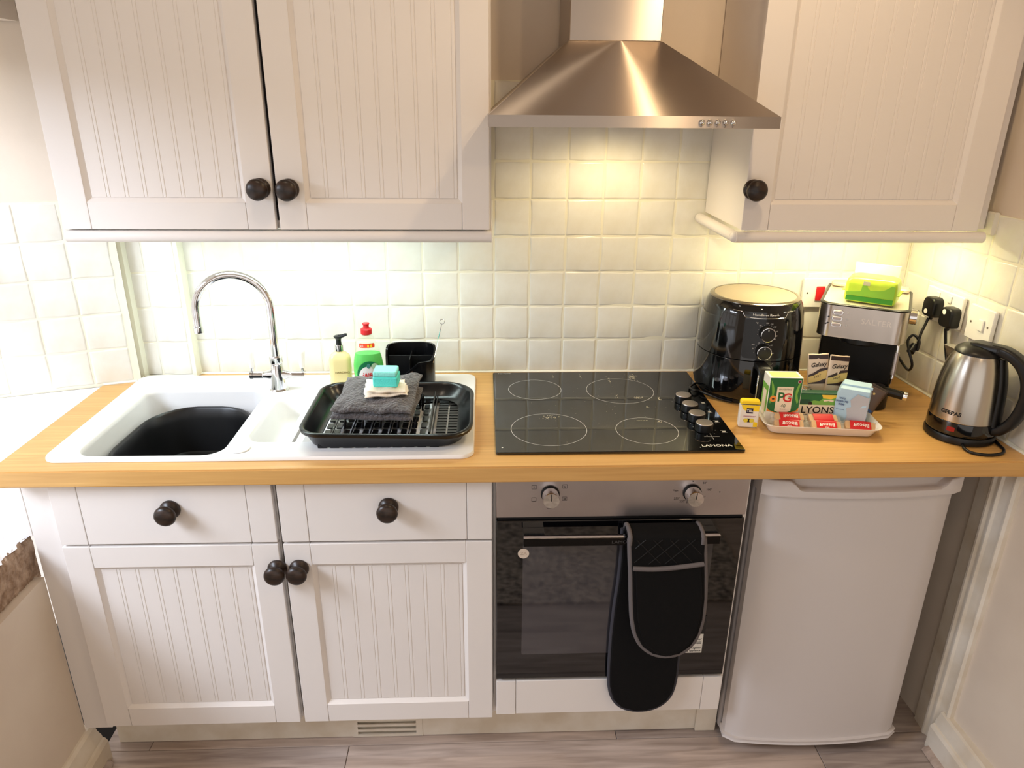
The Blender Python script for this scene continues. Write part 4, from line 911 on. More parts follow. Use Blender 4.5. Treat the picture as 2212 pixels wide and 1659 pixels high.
frytext('\u00b0C', -0.022, 0.232, 0.006, LINE, pn); frytext('min', -0.026, 0.176, 0.005, LINE, pn)
bm = BM(); pa = smooth_path([(0, -0.128, 0.118), (0, -0.165, 0.121), (0, -0.180, 0.112), (0, -0.183, 0.085), (0, -0.181, 0.05), (0, -0.177, 0.022)], 5)
rs = []
for i, p in enumerate(pa):
    a = pa[max(i-1, 0)]; b_ = pa[min(i+1, len(pa)-1)]; tg = (b_-a).normalized(); nn = Vector((1, 0, 0)).cross(tg)
    rs.append([p+Vector((1, 0, 0))*x+nn*y for x, y in rr(-0.0175, 0.0175, -0.009, 0.009, 0.007, 3)])
loft(bm, rs); hn = part('handle', bm, BLACKP, t, smooth=60)
bm = BM(); z_ = [(-0.0178, 0.020), (-0.0178, 0.06), (-0.0178, 0.100), (-0.012, 0.1155), (0.0, 0.1205), (0.012, 0.1155), (0.0178, 0.100), (0.0178, 0.06), (0.0178, 0.020)]
tube(bm, smooth_path([(x, -0.1905+(0.011 if z > 0.112 else 0.004 if z < 0.03 else 0), z) for x, z in z_], 4), 0.0019, 8); part('chrome_trim', bm, CHROME, hn, smooth=60)
bm = BM(); tube(bm, smooth_path([(-0.115, 0.03, 0.010), (-0.142, 0.0, 0.006), (-0.155, -0.035, 0.013), (-0.150, -0.062, 0.016), (-0.132, -0.058, 0.013), (-0.120, -0.075, 0.013), (-0.085, -0.098, 0.0075), (-0.055, -0.112, 0.005)], 6), 0.0034, 8); part('power_cord', bm, BLACKP, t, smooth=60)

# ================================================================== COFFEE MACHINE
CW, CDp = 0.213, 0.250
t = thing('coffee_machine', 'steel fronted espresso machine set diagonally in the corner', 'coffee machine', (1.001, 0.426, WT), radians(-30))
hw = CW/2; hd_ = CDp/2
def fo(i, r=0.034): return rr(-hw+i, hw-i, -hd_+i, hd_-i, [0.012, 0.012, r, r], 6)
bm = BM(); prism(bm, fo(0.012), 0.001, 0.040, b=0.002); part('drip_base', bm, BLACKP, t)
bm = BM(); slab_holes(bm, rr(-0.085, 0.085, -0.105, -0.006, 0.012, 3), [rr(-0.072+0.0205*i, -0.060+0.0205*i, -0.096, -0.016, 0.004, 2) for i in range(7)], 0.0402, 0.042); part('drip_grille', bm, STEEL2, t)
bm = BM(); prism(bm, rr(-hw+0.010, hw-0.010, 0.0, hd_-0.004, 0.008, 3), 0.0402, 0.188); part('column', bm, BLACKM, t)
for s in (-1, 1):
    bm = BM(); bx(bm, s*(hw-0.009)-0.001, s*(hw-0.009)+0.001, 0.002, hd_-0.006, 0.042, 0.187); part('side_strip', bm, STEEL2, t)
bm = BM(); prism(bm, fo(0.0), 0.1885, 0.272); hdp = part('head', bm, CSTEEL, t, smooth=40)
bm = BM(); loft(bm, [[Vector((x, y, z)) for x, y in fo(i)] for i, z in ((0.0005, 0.2722), (-0.001, 0.2745), (0.001, 0.2765), (0.0055, 0.277), (0.006, 0.2745), (0.006, 0.2725))]); part('top_edge', bm, BLACKP, t)
bm = BM(); prism(bm, fo(0.0065, 0.028), 0.2728, 0.2752); part('warming_plate', bm, pm('plate_cream_steel', (222, 212, 190), 0.3, 0.5), t)
bm = BM(); prism(bm, rr(-hw+0.008, hw-0.008, 0.080, hd_-0.002, 0.010, 3), 0.2775, 0.288, b=0.003); part('tank_lid', bm, pm('smoked_plastic', (206, 186, 166), 0.35), t)
bm = BM(); cyl(bm, (0, -0.052, 0.166), 0.052, 0.0222, seg=36, b=0.004); part('group_head', bm, BLACKP, t)
for i in range(3):
    z = 0.2555-0.0165*i; M = atf(-0.058, -hd_-0.0002, z)
    bm = BM(); prism(bm, rr(-0.0135, 0.0135, -0.0062, 0.0062, 0.006, 4), 0, 0.003, M, b=0.001); k = part('button_frame', bm, CHROME, hdp)
    bm = BM(); prism(bm, rr(-0.0105, 0.0105, -0.0040, 0.0040, 0.0038, 4), 0.003, 0.0045, M, b=0.0008); part('button', bm, STEEL2, t)
    bm = BM(); prism(bm, circ(0.024, 0, 0.0022, n=12), 0, 0.0004, M); part('indicator', bm, LINE, hdp)
    if i: 
        bm = BM(); prism(bm, circ(-0.021, 0.002, 0.0026, 0.0016, 12), 0, 0.0004, M); 
        if i == 2: prism(bm, circ(-0.026, -0.001, 0.0026, 0.0016, 12), 0, 0.0004, M)
        part('cup_symbol', bm, PRINTK, hdp)
text('lettering', 'SALTER', 0.0205, hdp, pm('embossed_steel', (226, 214, 200), 0.25, 1.0), atf(0.034, -hd_-0.0002, 0.2385), ext=0.0006, space=1.05)
bm = BM(); lathe(bm, [(0.018, 0), (0.020, 0.002), (0.020, 0.018), (0.018, 0.020), (0.0001, 0.020)], 28, M=Matrix.Translation((hw, 0.0, 0.236)) @ Matrix.Rotation(pi/2, 4, 'Y')); part('steam_dial', bm, CHROME, t)
bm = BM(); tube(bm, smooth_path([(hw-0.020, -0.080, 0.190), (hw-0.014, -0.084, 0.180), (hw-0.012, -0.088, 0.165), (hw-0.012, -0.092, 0.09)], 5), 0.004, 10); sw = part('steam_wand', bm, CHROME, t, smooth=60)
bm = BM(); tube(bm, [(hw-0.012, -0.0885, 0.160), (hw-0.012, -0.0915, 0.100)], 0.0062, 12); part('wand_sleeve', bm, STEEL2, sw, smooth=60)
# power cord with loops up to the first plug (world coordinates)
bm = BM(); tube(bm, smooth_path([(1.150, 0.478, 1.000), (1.150, 0.440, 0.985), (1.142, 0.400, 0.985), (1.132, 0.375, 1.010), (1.122, 0.385, 1.045), (1.128, 0.410, 1.068), (1.142, 0.412, 1.082), (1.150, 0.395, 1.070), (1.146, 0.388, 1.048), (1.148, 0.395, 1.055), (1.158, 0.408, 1.085), (1.172, 0.418, 1.112), (1.1775, 0.420, 1.128)], 6), 0.0036, 8); part('power_cord', bm, BLACKP, t, True, smooth=60)
bm = BM(); tube(bm, [(1.130, 0.392, 1.040), (1.146, 0.404, 1.056)], 0.010, 10); part('cord_tie', bm, BLACKP, t, True, smooth=60)
# portafilter lying across the drip tray
t = thing('portafilter', 'black handled portafilter lying by the coffee machine base', 'portafilter', (1.00, 0.318, WT+0.055))
bm = BM(); tube(bm, smooth_path([(-0.02, 0.012, 0.0), (0.02, -0.010, -0.001), (0.055, -0.030, -0.006), (0.066, -0.036, -0.008)], 5), 0.011, 14); h_ = part('handle', bm, BLACKP, t, smooth=60)
bm = BM(); tube(bm, [(0.066, -0.036, -0.008), (0.074, -0.0405, -0.0095)], 0.0122, 16); part('end_cap', bm, CHROME, h_, smooth=60)
bm = BM(); cyl(bm, (-0.052, 0.030, -0.012), 0.031, 0.026, seg=32, b=0.003); part('basket', bm, CHROME, t)

# wipes packet on the coffee machine
t = thing('wipes_packet', 'lime green packet of wipes lying on the coffee machine', 'packet', (0.984, 0.376, WT+0.2785), radians(-36))
bm = BM(); R = []
for w_, d_, z in ((0.058, 0.038, 0.001), (0.061, 0.041, 0.006), (0.061, 0.041, 0.046), (0.058, 0.038, 0.058), (0.045, 0.028, 0.064)): R.append([Vector((x, y, z)) for x, y in rr(-w_, w_, -d_, d_, 0.010, 4)])
loft(bm, R); pk = part('pack', bm, LIME, t, smooth=50)
part('base_print', bx(BM(), -0.0555, 0.0555, -0.0418, -0.0411, 0.004, 0.0165), pm('pack_green', (60, 140, 44), 0.35), pk)
bm = BM(); prism(bm, [(-0.056, 0.018), (0.056, 0.018), (0.056, 0.050), (0.048, 0.052), (0.040, 0.045), (0.030, 0.038), (0.02, 0.036), (0.0, 0.034), (-0.008, 0.042), (-0.008, 0.046), (-0.020, 0.046), (-0.022, 0.030), (-0.04, 0.027), (-0.056, 0.026)], 0, 0.0006, atf(0, -0.0411, 0)); part('landscape_print', bm, pm('pack_mid_green', (134, 190, 62), 0.35), pk)
part('tower_print', bx(BM(), -0.019, -0.003, -0.0420, -0.0418, 0.046, 0.056), pm('pack_grey', (200, 196, 170), 0.4), pk)
bm = BM(); bx(bm, -0.056, 0.052, 0.040, 0.0425, 0.058, 0.088, 0.0008, 1); part('crimped_fin', bm, pm('pack_white', (236, 240, 214), 0.3), pk)
bm = BM(); bx(bm, 0.0605, 0.068, -0.034, 0.034, 0.026, 0.028); bx(bm, -0.068, -0.0605, -0.034, 0.034, 0.026, 0.028); part('end_crimps', bm, LIME, pk)

# ================================================================== KETTLE
KX, KY = 1.1395, 0.146; TH = radians(-58)
t = thing('kettle', 'brushed steel electric kettle with black handle and lid', 'kettle', (KX, KY, WT), TH)   # local +x is the handle side
bm = BM(); lathe(bm, [(0.074, 0.001), (0.0775, 0.004), (0.0775, 0.014), (0.075, 0.019), (0.06, 0.0195)], 56); part('power_base', bm, BLACKP, t)
bm = BM(); lathe(bm, [(0.066, 0.020), (0.0745, 0.022), (0.0755, 0.026), (0.0748, 0.052), (0.0735, 0.054)], 56); bb = part('lower_band', bm, BLACKG, t, smooth=50)
bm = BM(); lathe(bm, [(0.0738, 0.0542), (0.0742, 0.056), (0.0735, 0.085), (0.0715, 0.120), (0.0675, 0.155), (0.062, 0.182), (0.0555, 0.203), (0.051, 0.212), (0.0505, 0.2135)], 72); bd = part('body', bm, KSTEEL, t, smooth=70)
bm = BM(); lathe(bm, [(0.0500, 0.2136), (0.0502, 0.2160), (0.046, 0.2225), (0.036, 0.2290), (0.02, 0.2330), (0.0001, 0.234)], 48); ld = part('lid', bm, BLACKP, t, smooth=60)
bm = BM(); loft(bm, [[Vector((x, y, z)) for x, y in rr(a, 0.052, -w_, w_, 0.010, 3)] for a, w_, z in ((-0.020, 0.021, 0.2285), (-0.018, 0.020, 0.2365), (-0.010, 0.016, 0.2395))]); part('lid_ridge', bm, BLACKP, ld, smooth=50)
bm = BM(); R = [[Vector((-0.0485, -0.017, 0.190)), Vector((-0.0485, 0.017, 0.190)), Vector((-0.049, 0.0, 0.170))], [Vector((-0.078, -0.005, 0.213)), Vector((-0.078, 0.005, 0.213)), Vector((-0.072, 0.0, 0.203))]]
loft(bm, [[Vector((-0.046, -0.019, 0.2125)), Vector((-0.0445, 0.019, 0.2125)), Vector((-0.058, 0.010, 0.180)), Vector((-0.064, 0.0, 0.165)), Vector((-0.058, -0.010, 0.180))], [Vector((-0.076, -0.007, 0.2135)), Vector((-0.076, 0.007, 0.2135)), Vector((-0.073, 0.005, 0.207)), Vector((-0.072, 0.0, 0.203)), Vector((-0.073, -0.005, 0.207))]]); part('spout', bm, KSTEEL, t)
hp = smooth_path([(0.030, 0, 0.229), (0.058, 0, 0.228), (0.088, 0, 0.214), (0.110, 0, 0.186), (0.1195, 0, 0.150), (0.118, 0, 0.112), (0.106, 0, 0.072), (0.088, 0, 0.047), (0.070, 0, 0.038)], 5)
bm = BM(); rs = []
for i, p in enumerate(hp):
    a = hp[max(i-1, 0)]; b_ = hp[min(i+1, len(hp)-1)]; tg = (b_-a).normalized(); nn = Vector((0, 1, 0)).cross(tg); u = i/(len(hp)-1)
    w_ = 0.017 if u < 0.5 else 0.017-0.003*(u-0.5)*2; h_ = 0.0125
    rs.append([p+Vector((0, 1, 0))*x+nn*y for x, y in rr(-w_, w_, -h_, h_, 0.009, 4)])
loft(bm, rs); hn = part('handle', bm, BLACKP, t, smooth=60)
bm = BM(); prism(bm, circ(0, 0, 0.012, 0.009), 0, 0.004, Matrix.Translation((0.1085, 0, 0.2025)) @ Matrix.Rotation(radians(55), 4, 'Y'), b=0.001); part('lid_button', bm, BLACKG, hn)
bm = BM(); loft(bm, [[Vector((r_*cos(a)+dr_, r_*sin(a), z)) for a, dr_ in ((-0.24, 0), (-0.2, 0.006), (0.0, 0.0075), (0.2, 0.006), (0.24, 0), (0.1, -0.004), (-0.1, -0.004))] for r_, z in ((0.0742, 0.05), (0.0735, 0.085), (0.0715, 0.12), (0.0675, 0.155), (0.062, 0.182), (0.054, 0.212))]); part('water_gauge', bm, BLACKP, t, smooth=60)
cdir = math.atan2(CAMP.y-KY, CAMP.x-KX)-TH     # camera direction in local angle
la = cdir-radians(20)
M = Matrix.Rotation(la+pi/2, 4, 'Z') @ Matrix.Translation((0, -0.0742, 0.076)) @ FRONT
text('lettering', 'GEEPAS', 0.0125, bd, PRINTK, M, wrap=0.0742, bold=0.0004, sx=1.1)
M = Matrix.Rotation(la+pi/2+0.12, 4, 'Z') @ Matrix.Translation((0, -0.0752, 0.0375)) @ FRONT
bm = BM(); prism(bm, rr(-0.0085, 0.0085, -0.0055, 0.0055, 0.002, 3), -0.001, 0.0008, M); part('indicator_window', bm, NEON, bb)
bm = BM(); tube(bm, smooth_path([(1.105, 0.074, 0.9165), (1.100, 0.058, 0.9145), (1.106, 0.038, 0.9138), (1.135, 0.026, 0.9138), (1.170, 0.032, 0.9138), (1.190, 0.052, 0.9138), (1.1965, 0.078, 0.9138), (1.205, 0.11, 0.9138), (1.2100, 0.16, 0.918), (1.2085, 0.24, 0.93), (1.205, 0.30, 0.97), (1.196, 0.335, 1.04), (1.188, 0.345, 1.09), (1.1825, 0.347, 1.120)], 6), 0.0036, 8); part('power_cord', bm, BLACKP, t, True, smooth=60)

# ================================================================== SOCKETS AND SWITCHES
RZ = radians(-87.1)
def onwall(y): s = (B0.y-y)/0.9987; return Rp(s, 0)
def plate_box(parent, w_, h_, depth):
    bm = BM(); prism(bm, rr(-w_/2, w_/2, -h_/2, h_/2, 0.005, 3), 0.0, depth, FRONT, b=0.0022); return part('face_plate', bm, WHITEP, parent)
p = onwall(0.402); t = thing('double_socket', 'white double wall socket holding the two black plugs', 'socket', (p[0]-0.0035, p[1], 1.163), RZ)
plate_box(t, 0.148, 0.087, 0.0110)
for sx_ in (-0.024, 0.024):
    bm = BM(); bx(bm, sx_-0.007, sx_+0.007, -0.0148, -0.0112, 0.018, 0.036, 0.001, 1, M=None); part('rocker', bm, WHITEP, t)
p = onwall(0.257); t = thing('wall_switch', 'white single wall switch nearest the kettle', 'switch', (p[0]-0.0035, p[1], 1.158), RZ)
pl = plate_box(t, 0.090, 0.087, 0.0110)
bm = BM(); bx(bm, 0.000, 0.018, -0.0155, -0.0112, -0.014, 0.014, 0.001, 1, M=None); part('rocker', bm, WHITEP, t)
for x in (-0.030, 0.030):
    bm = BM(); lathe(bm, [(0.0028, 0), (0.0026, 0.0006), (0.0001, 0.0006)], 12, M=atf(x, -0.0112, 0)); part('screw', bm, pm('screw_dull', (130, 120, 104), 0.5, 0.6), t)
t = thing('cooker_switch', 'white cooker switch plate with red rocker behind the coffee machine', 'switch', (0.973, YW-0.003, 1.154))
plate_box(t, 0.148, 0.087, 0.0120)
bm = BM(); bx(bm, -0.036, -0.012, -0.0180, -0.0122, -0.022, 0.020, 0.0015, 1); part('red_rocker', bm, REDP, t)
bm = BM(); lathe(bm, [(0.0026, 0), (0.0024, 0.0006), (0.0001, 0.0006)], 12, M=atf(-0.060, -0.0122, 0)); part('screw', bm, pm('screw_dull2', (130, 120, 104), 0.5, 0.6), t)
for i, (y, z, rot_, lab, dz) in enumerate(((0.420, 1.160, 0.0, 'black plug nearer the coffee machine in the double socket', -0.013), (0.347, 1.151, 0.0, 'black plug nearer the kettle in the double socket', 0.014))):
    p = onwall(y); t = thing('mains_plug', lab, 'plug', (p[0]-0.0155, p[1], z), RZ, 'black plugs in the double socket')
    bm = BM(); R = []
    for k_, dpt in ((0.0, 0.0), (0.0, 0.018), (0.001, 0.024), (0.004, 0.0275)): R.append([FRONT @ Vector((x, y_, dpt)) for x, y_ in rr(-0.024+k_, 0.024-k_, -0.027+k_, 0.026-k_, [0.014, 0.014, 0.010, 0.010], 5)])
    loft(bm, R); bd = part('body', bm, BLACKP, t, smooth=50)
    bm = BM(); prism(bm, circ(-0.004, dz, 0.0068), 0.0276, 0.0282, FRONT); part('white_dot', bm, PRINTW, bd)
    bm = BM(); tube(bm, [(0, -0.012, -0.026), (0, -0.012, -0.036)], 0.0052, 10, radii=[0.006, 0.0045]); part('cord_grip', bm, BLACKP, t)

# ================================================================== TEA TRAY
TR = radians(-7); TRC = Vector((0.806, 0.212, WT))
def intray(x, y, z): return TRC+Matrix.Rotation(TR, 3, 'Z') @ Vector((x, y, z))
t = thing('serving_tray', 'shallow white tray holding tea, coffee, sugar and biscuits', 'tray', TRC, TR)
bm = BM(); loft(bm, [[Vector((x, y, z)) for x, y in rr(-w_, w_, -d_, d_, r_, 6)] for w_, d_, r_, z in ((0.118, 0.062, 0.016, 0.001), (0.124, 0.068, 0.02, 0.003), (0.133, 0.077, 0.024, 0.021), (0.141, 0.082, 0.026, 0.0255), (0.141, 0.082, 0.026, 0.0275), (0.131, 0.0755, 0.022, 0.0245), (0.122, 0.066, 0.018, 0.007), (0.116, 0.06, 0.014, 0.0045))])
part('tray_body', bm, CERAM, t, smooth=45)
TZ = 0.0046
# tea box
t = thing('tea_box', 'green and white box of 40 tea bags at the left of the tray', 'box', intray(-0.088, 0.008, TZ), TR+radians(3))
W_, D_, H_ = 0.0405, 0.024, 0.124
b = part('carton', bx(BM(), -W_, W_, -D_, D_, 0, H_, 0.0008, 1), PRINTW, t)
yF = -D_-0.0001
def fp(name, pts, out, mat, par): bm = BM(); prism(bm, pts, 0, 0.0002, atf(0, yF-out, 0)); return part(name, bm, mat, par)
g = fp('green_field', [(-0.039, 0.123), (-0.039, 0.045), (-0.034, 0.038), (-0.020, 0.032), (0.0, 0.029), (0.020, 0.032), (0.034, 0.038), (0.039, 0.045), (0.039, 0.123)], 0, GREEN, b)
fp('red_swoosh', [(-0.039, 0.047), (-0.039, 0.035), (-0.022, 0.031), (-0.008, 0.027), (0.008, 0.027), (0.022, 0.031), (0.039, 0.035), (0.039, 0.047), (0.02, 0.034), (-0.02, 0.034)], -0.00015, ORANGE, b)
fp('leaf_shape', [(-0.037, 0.118), (-0.030, 0.105), (-0.026, 0.09), (-0.027, 0.07), (-0.033, 0.055), (-0.036, 0.06), (-0.031, 0.08), (-0.034, 0.10)], 0.0003, GREENL, b)
fp('leaf_shape', [(0.037, 0.118), (0.034, 0.10), (0.031, 0.08), (0.036, 0.06), (0.033, 0.055), (0.027, 0.07), (0.026, 0.09), (0.030, 0.105)], 0.0003, GREENL, b)
fp('label_panel', [(-0.020, 0.100), (0.020, 0.100), (0.020, 0.036), (0.0, 0.028), (-0.020, 0.036)], 0.0003, CREAM, b)
fp('roundel', circ(-0.027, 0.068, 0.0085, n=20), 0.0006, ORANGE, b); fp('roundel_print', rr(-0.030, -0.024, 0.066, 0.070, 0.001, 2), 0.0009, BROWN, b)
fp('flag', rr(0.0285, 0.0365, 0.110, 0.118, 0.0005, 2), 0.0004, PRINTW, b); fp('flag_print', rr(0.0293, 0.0357, 0.1108, 0.1172, 0.0003, 2), 0.0007, pm('flag_red', (150, 30, 60), 0.5), b)
fp('cup_print', [(-0.011, 0.016), (-0.011, 0.008), (-0.008, 0.003), (0.004, 0.003), (0.007, 0.008), (0.007, 0.010), (0.012, 0.010), (0.012, 0.014), (0.007, 0.014), (0.007, 0.016)], 0.0, pm('cup_red', (150, 34, 28), 0.4), b)
def bt_(s, x, z, size, mat, **k): return text('lettering', s, size, b, mat, atf(x, yF-0.0006, z), ext=0.0001, **k)
bt_('ORIGINAL', 0.0, 0.0935, 0.0062, GREEND, space=1.15); bt_('P', -0.0085, 0.0715, 0.034, GREEN, bold=0.0006); bt_('G', 0.0075, 0.0700, 0.032, RED, bold=0.0006)
bt_('TIPS', 0.0125, 0.0735, 0.0052, PRINTK); bt_('40', 0.0, 0.049, 0.0125, GREEND); bt_('TEA BAGS', 0, 0.0405, 0.0032, GREEND)
sidep = bx(BM(), -W_-0.0004, -W_-0.0001, -0.022, 0.022, 0.03, 0.10); part('side_print', sidep, GREENL, b)
part('side_label', bx(BM(), -W_-0.0007, -W_-0.0004, -0.012, 0.012, 0.02, 0.085), CREAM, b)
part('top_print', bx(BM(), -0.034, 0.034, -0.018, 0.018, H_+0.0001, H_+0.0004), pm('top_yellow', (236, 232, 140), 0.5), b)
# coffee bag packet
t = thing('coffee_packet', 'green and cream packet of coffee bags in the middle of the tray', 'packet', intray(0.0035, 0.016, TZ), TR+radians(2))
bm = BM(); soft(bm, 0.104, 0.026, 0.030, lambda u, v: 0.015, 4, 4, 8); bm.free()
b = part('pouch', bx(BM(), -0.052, 0.052, -0.013, 0.013, 0, 0.079, 0.004, 3), GREEND, t); yF = -0.0131
fp('landscape_print', [(-0.050, 0.044), (0.050, 0.044), (0.050, 0.075), (-0.050, 0.075)], 0, GREENL, b)
fp('hill_print', [(-0.050, 0.050), (-0.028, 0.050), (-0.012, 0.060), (0.002, 0.058), (0.010, 0.066), (0.012, 0.075), (-0.050, 0.075)], 0.0002, GREEN, b)
fp('sky_print', [(0.006, 0.075), (0.010, 0.066), (0.030, 0.064), (0.042, 0.068), (0.050, 0.064), (0.050, 0.075)], 0.0003, pm('pack_yellow', (246, 206, 70), 0.5), b)
fp('cloud_print', [(0.010, 0.062), (0.014, 0.057), (0.024, 0.059), (0.034, 0.056), (0.038, 0.060), (0.030, 0.063), (0.020, 0.062)], 0.0004, CREAM, b)
fp('van_print', rr(-0.046, -0.020, 0.050, 0.062, 0.003, 3), 0.0005, GREEND, b)
for x in (-0.020, 0.047): fp('wheel_print', circ(x, 0.051 if x < 0 else 0.026, 0.005, n=16), 0.0007, PRINTK, b)
fp('label_panel', rr(-0.049, 0.044, 0.013, 0.048, 0.001, 2), 0.0008, CREAM, b)
fp('base_band', rr(-0.050, 0.046, 0.003, 0.0115, 0.0005, 2), 0.0008, GREEN, b)
def bt_(s, x, z, size, mat, **k): return text('lettering', s, size, b, mat, atf(x, yF-0.0012, z), ext=0.0001, **k)
bt_('LYONS', 0.0, 0.0335, 0.0255, PRINTK, sx=1.02, bold=0.0002); bt_('GO-JOE', -0.006, 0.0175, 0.0068, BROWN); bt_('NO.3', 0.034, 0.0175, 0.0045, BROWN)
bt_('COFFEE BAGS', -0.028, 0.0072, 0.004, CREAM); bt_('RICH & FULL-BODIED', 0.020, 0.0072, 0.004, CREAM)
fp('letter_tail', [(-0.040, 0.0235), (-0.040, 0.0215), (-0.030, 0.0195), (-0.022, 0.0205), (-0.022, 0.0225), (-0.030, 0.0215)], 0.0013, PRINTK, b)
# sugar bag
t = thing('sugar_bag', 'crumpled pale blue paper bag of granulated sugar on the tray', 'bag', intray(0.089, 0.010, TZ), TR+radians(-24))
bm = BM(); R = []
rnd = random.Random(4)
for w_, d_, z, sh in ((0.030, 0.026, 0.001, 0), (0.034, 0.030, 0.004, 0), (0.037, 0.032, 0.03, 0), (0.038, 0.033, 0.062, 0), (0.037, 0.031, 0.086, 0.001), (0.034, 0.029, 0.098, 0.003)):
    R.append([Vector((x+rnd.uniform(-1, 1)*0.0010+sh, y+rnd.uniform(-1, 1)*0.0014, z+rnd.uniform(-1, 1)*0.0008)) for x, y in rr(-w_, w_, -d_, d_, 0.006, 3)])
top = [Vector((x+0.004, y*0.55+0.006, 0.106+0.10*(-x)*0.12)) for x, y in rr(-0.031, 0.031, -0.025, 0.025, 0.004, 3)]
loft(bm, R+[top]); b = part('bag', bm, SUGAR, t, smooth=28)
bm = BM(); bx(bm, -0.034, 0.036, -0.004, 0.0, 0.100, 0.1065, 0.0006, 1, M=Matrix.Translation((0.004, -0.012, 0)) @ Matrix.Rotation(0.0, 4, 'X')); part('top_fold', bm, SUGAR, b)
bm = BM(); prism(bm, [(-0.010, 0.004), (0.036, 0.004), (0.037, 0.085), (0.010, 0.090), (-0.004, 0.072), (0.0, 0.055), (-0.010, 0.050), (-0.006, 0.03)], 0, 0.0006, atf(0, -0.0332, 0)); part('shade_panel', bm, SUGAR_SHADE, b)  # grey panel paints the shading on the right of the bag
NAVY = pm('navy_print', (32, 70, 130), 0.5)
for s, z in (('WHITE', 0.074), ('GRANULATED', 0.066), ('SUGAR', 0.058)): text('lettering', s, 0.0062, b, NAVY, atf(-0.0225, -0.0345, z), sx=0.72, bold=0.00015)
part('rule_print', bx(BM(), -0.033, -0.014, -0.0346, -0.0342, 0.044, 0.0446), NAVY, b)
# chocolate sachets
for i, (x, y, z0, rz, ry, lab) in enumerate(((0.0235, 0.0585, 0.062, -4, -5, 'brown topped drinking chocolate sachet at the left, partly behind the other'), (0.0530, 0.0500, 0.062, 3, 4, 'brown topped drinking chocolate sachet in front, above the coffee packet'))):
    P = intray(x, y, TZ)
    t = thing('chocolate_sachet', lab, 'sachet', (P.x, P.y, WT+TZ), 0, 'drinking chocolate sachets', rot=(radians(-8), radians(ry), TR+radians(rz)))
    bm = BM(); soft(bm, 0.050, 0.150, 0.012, lambda u, v: 0, 10, 16, 6, wob=0.01, seed=i+20)
    bmesh.ops.transform(bm, matrix=Matrix.Translation((0, 0, 0.084)) @ Matrix.Rotation(pi/2, 4, 'X'), verts=bm.verts[:]); b = part('pouch', bm, TAN, t, smooth=50)
    yF = -0.0064
    fp('top_band', [(-0.0235, 0.146), (0.0235, 0.146), (0.0235, 0.157), (-0.0235, 0.157)], -0.0012, BROWN, b)
    fp('brown_wave', [(-0.0235, 0.105), (-0.012, 0.110), (0.004, 0.121), (0.0235, 0.124), (0.0235, 0.082), (-0.0235, 0.082)], 0, BROWN, b)
    fp('gold_wave', [(-0.0235, 0.100), (-0.010, 0.104), (0.006, 0.114), (0.0235, 0.118), (0.0235, 0.098), (0.0, 0.088), (-0.0235, 0.084)], 0.0003, GOLD, b)
    text('lettering', 'Galaxy', 0.0155, b, PRINTK, atf(0.0, yF-0.0004, 0.1315) @ Matrix.Rotation(0.12, 4, 'Z'), shear=0.35, bold=0.0002, sx=0.9)
    text('lettering', 'HOT', 0.008, b, BROWN, atf(-0.002, yF-0.0008, 0.101) @ Matrix.Rotation(0.3, 4, 'Z'), shear=0.3)
# clip-top jar behind the coffee packet
P = intray(-0.026, 0.043, TZ)
# dark sachets leaning beside the sugar
for i, (x, y, ry, lab, blue) in enumerate(((0.128, 0.030, 22, 'dark brown coffee sachet with blue corner leaning beside the sugar bag', True), (0.136, 0.048, 27, 'plain dark coffee sachet leaning rearmost beside the sugar bag', False))):
    P = intray(x-0.004, y+0.004, TZ)
    t = thing('coffee_sachet', lab, 'sachet', (P.x, P.y, WT+TZ+0.012), 0, 'dark coffee sachets', rot=(radians(-6), radians(ry), TR+radians(-14)))
    bm = BM(); soft(bm, 0.044, 0.080, 0.008, lambda u, v: 0, 8, 12, 8, wob=0.008, seed=i+40)
    bmesh.ops.transform(bm, matrix=Matrix.Translation((0, 0, 0.040)) @ Matrix.Rotation(pi/2, 4, 'X'), verts=bm.verts[:]); b = part('pouch', bm, pm('dark_foil_%d' % i, (92, 76, 68) if blue else (66, 56, 52), 0.35), t, smooth=50)
    yF = -0.0043
    if blue:
        fp('blue_corner', [(-0.018, 0.004), (0.014, 0.004), (0.018, 0.022), (-0.018, 0.030)], 0, pm('blue_print', (40, 86, 150), 0.4), b)
        text('lettering', 'DECAFFEINATED', 0.004, b, LINE, atf(-0.002, yF-0.0005, 0.014)); text('lettering', 'COFFEE', 0.004, b, LINE, atf(-0.004, yF-0.0005, 0.009))
        fp('emblem', circ(-0.002, 0.064, 0.003, n=10), 0, GOLD, b)
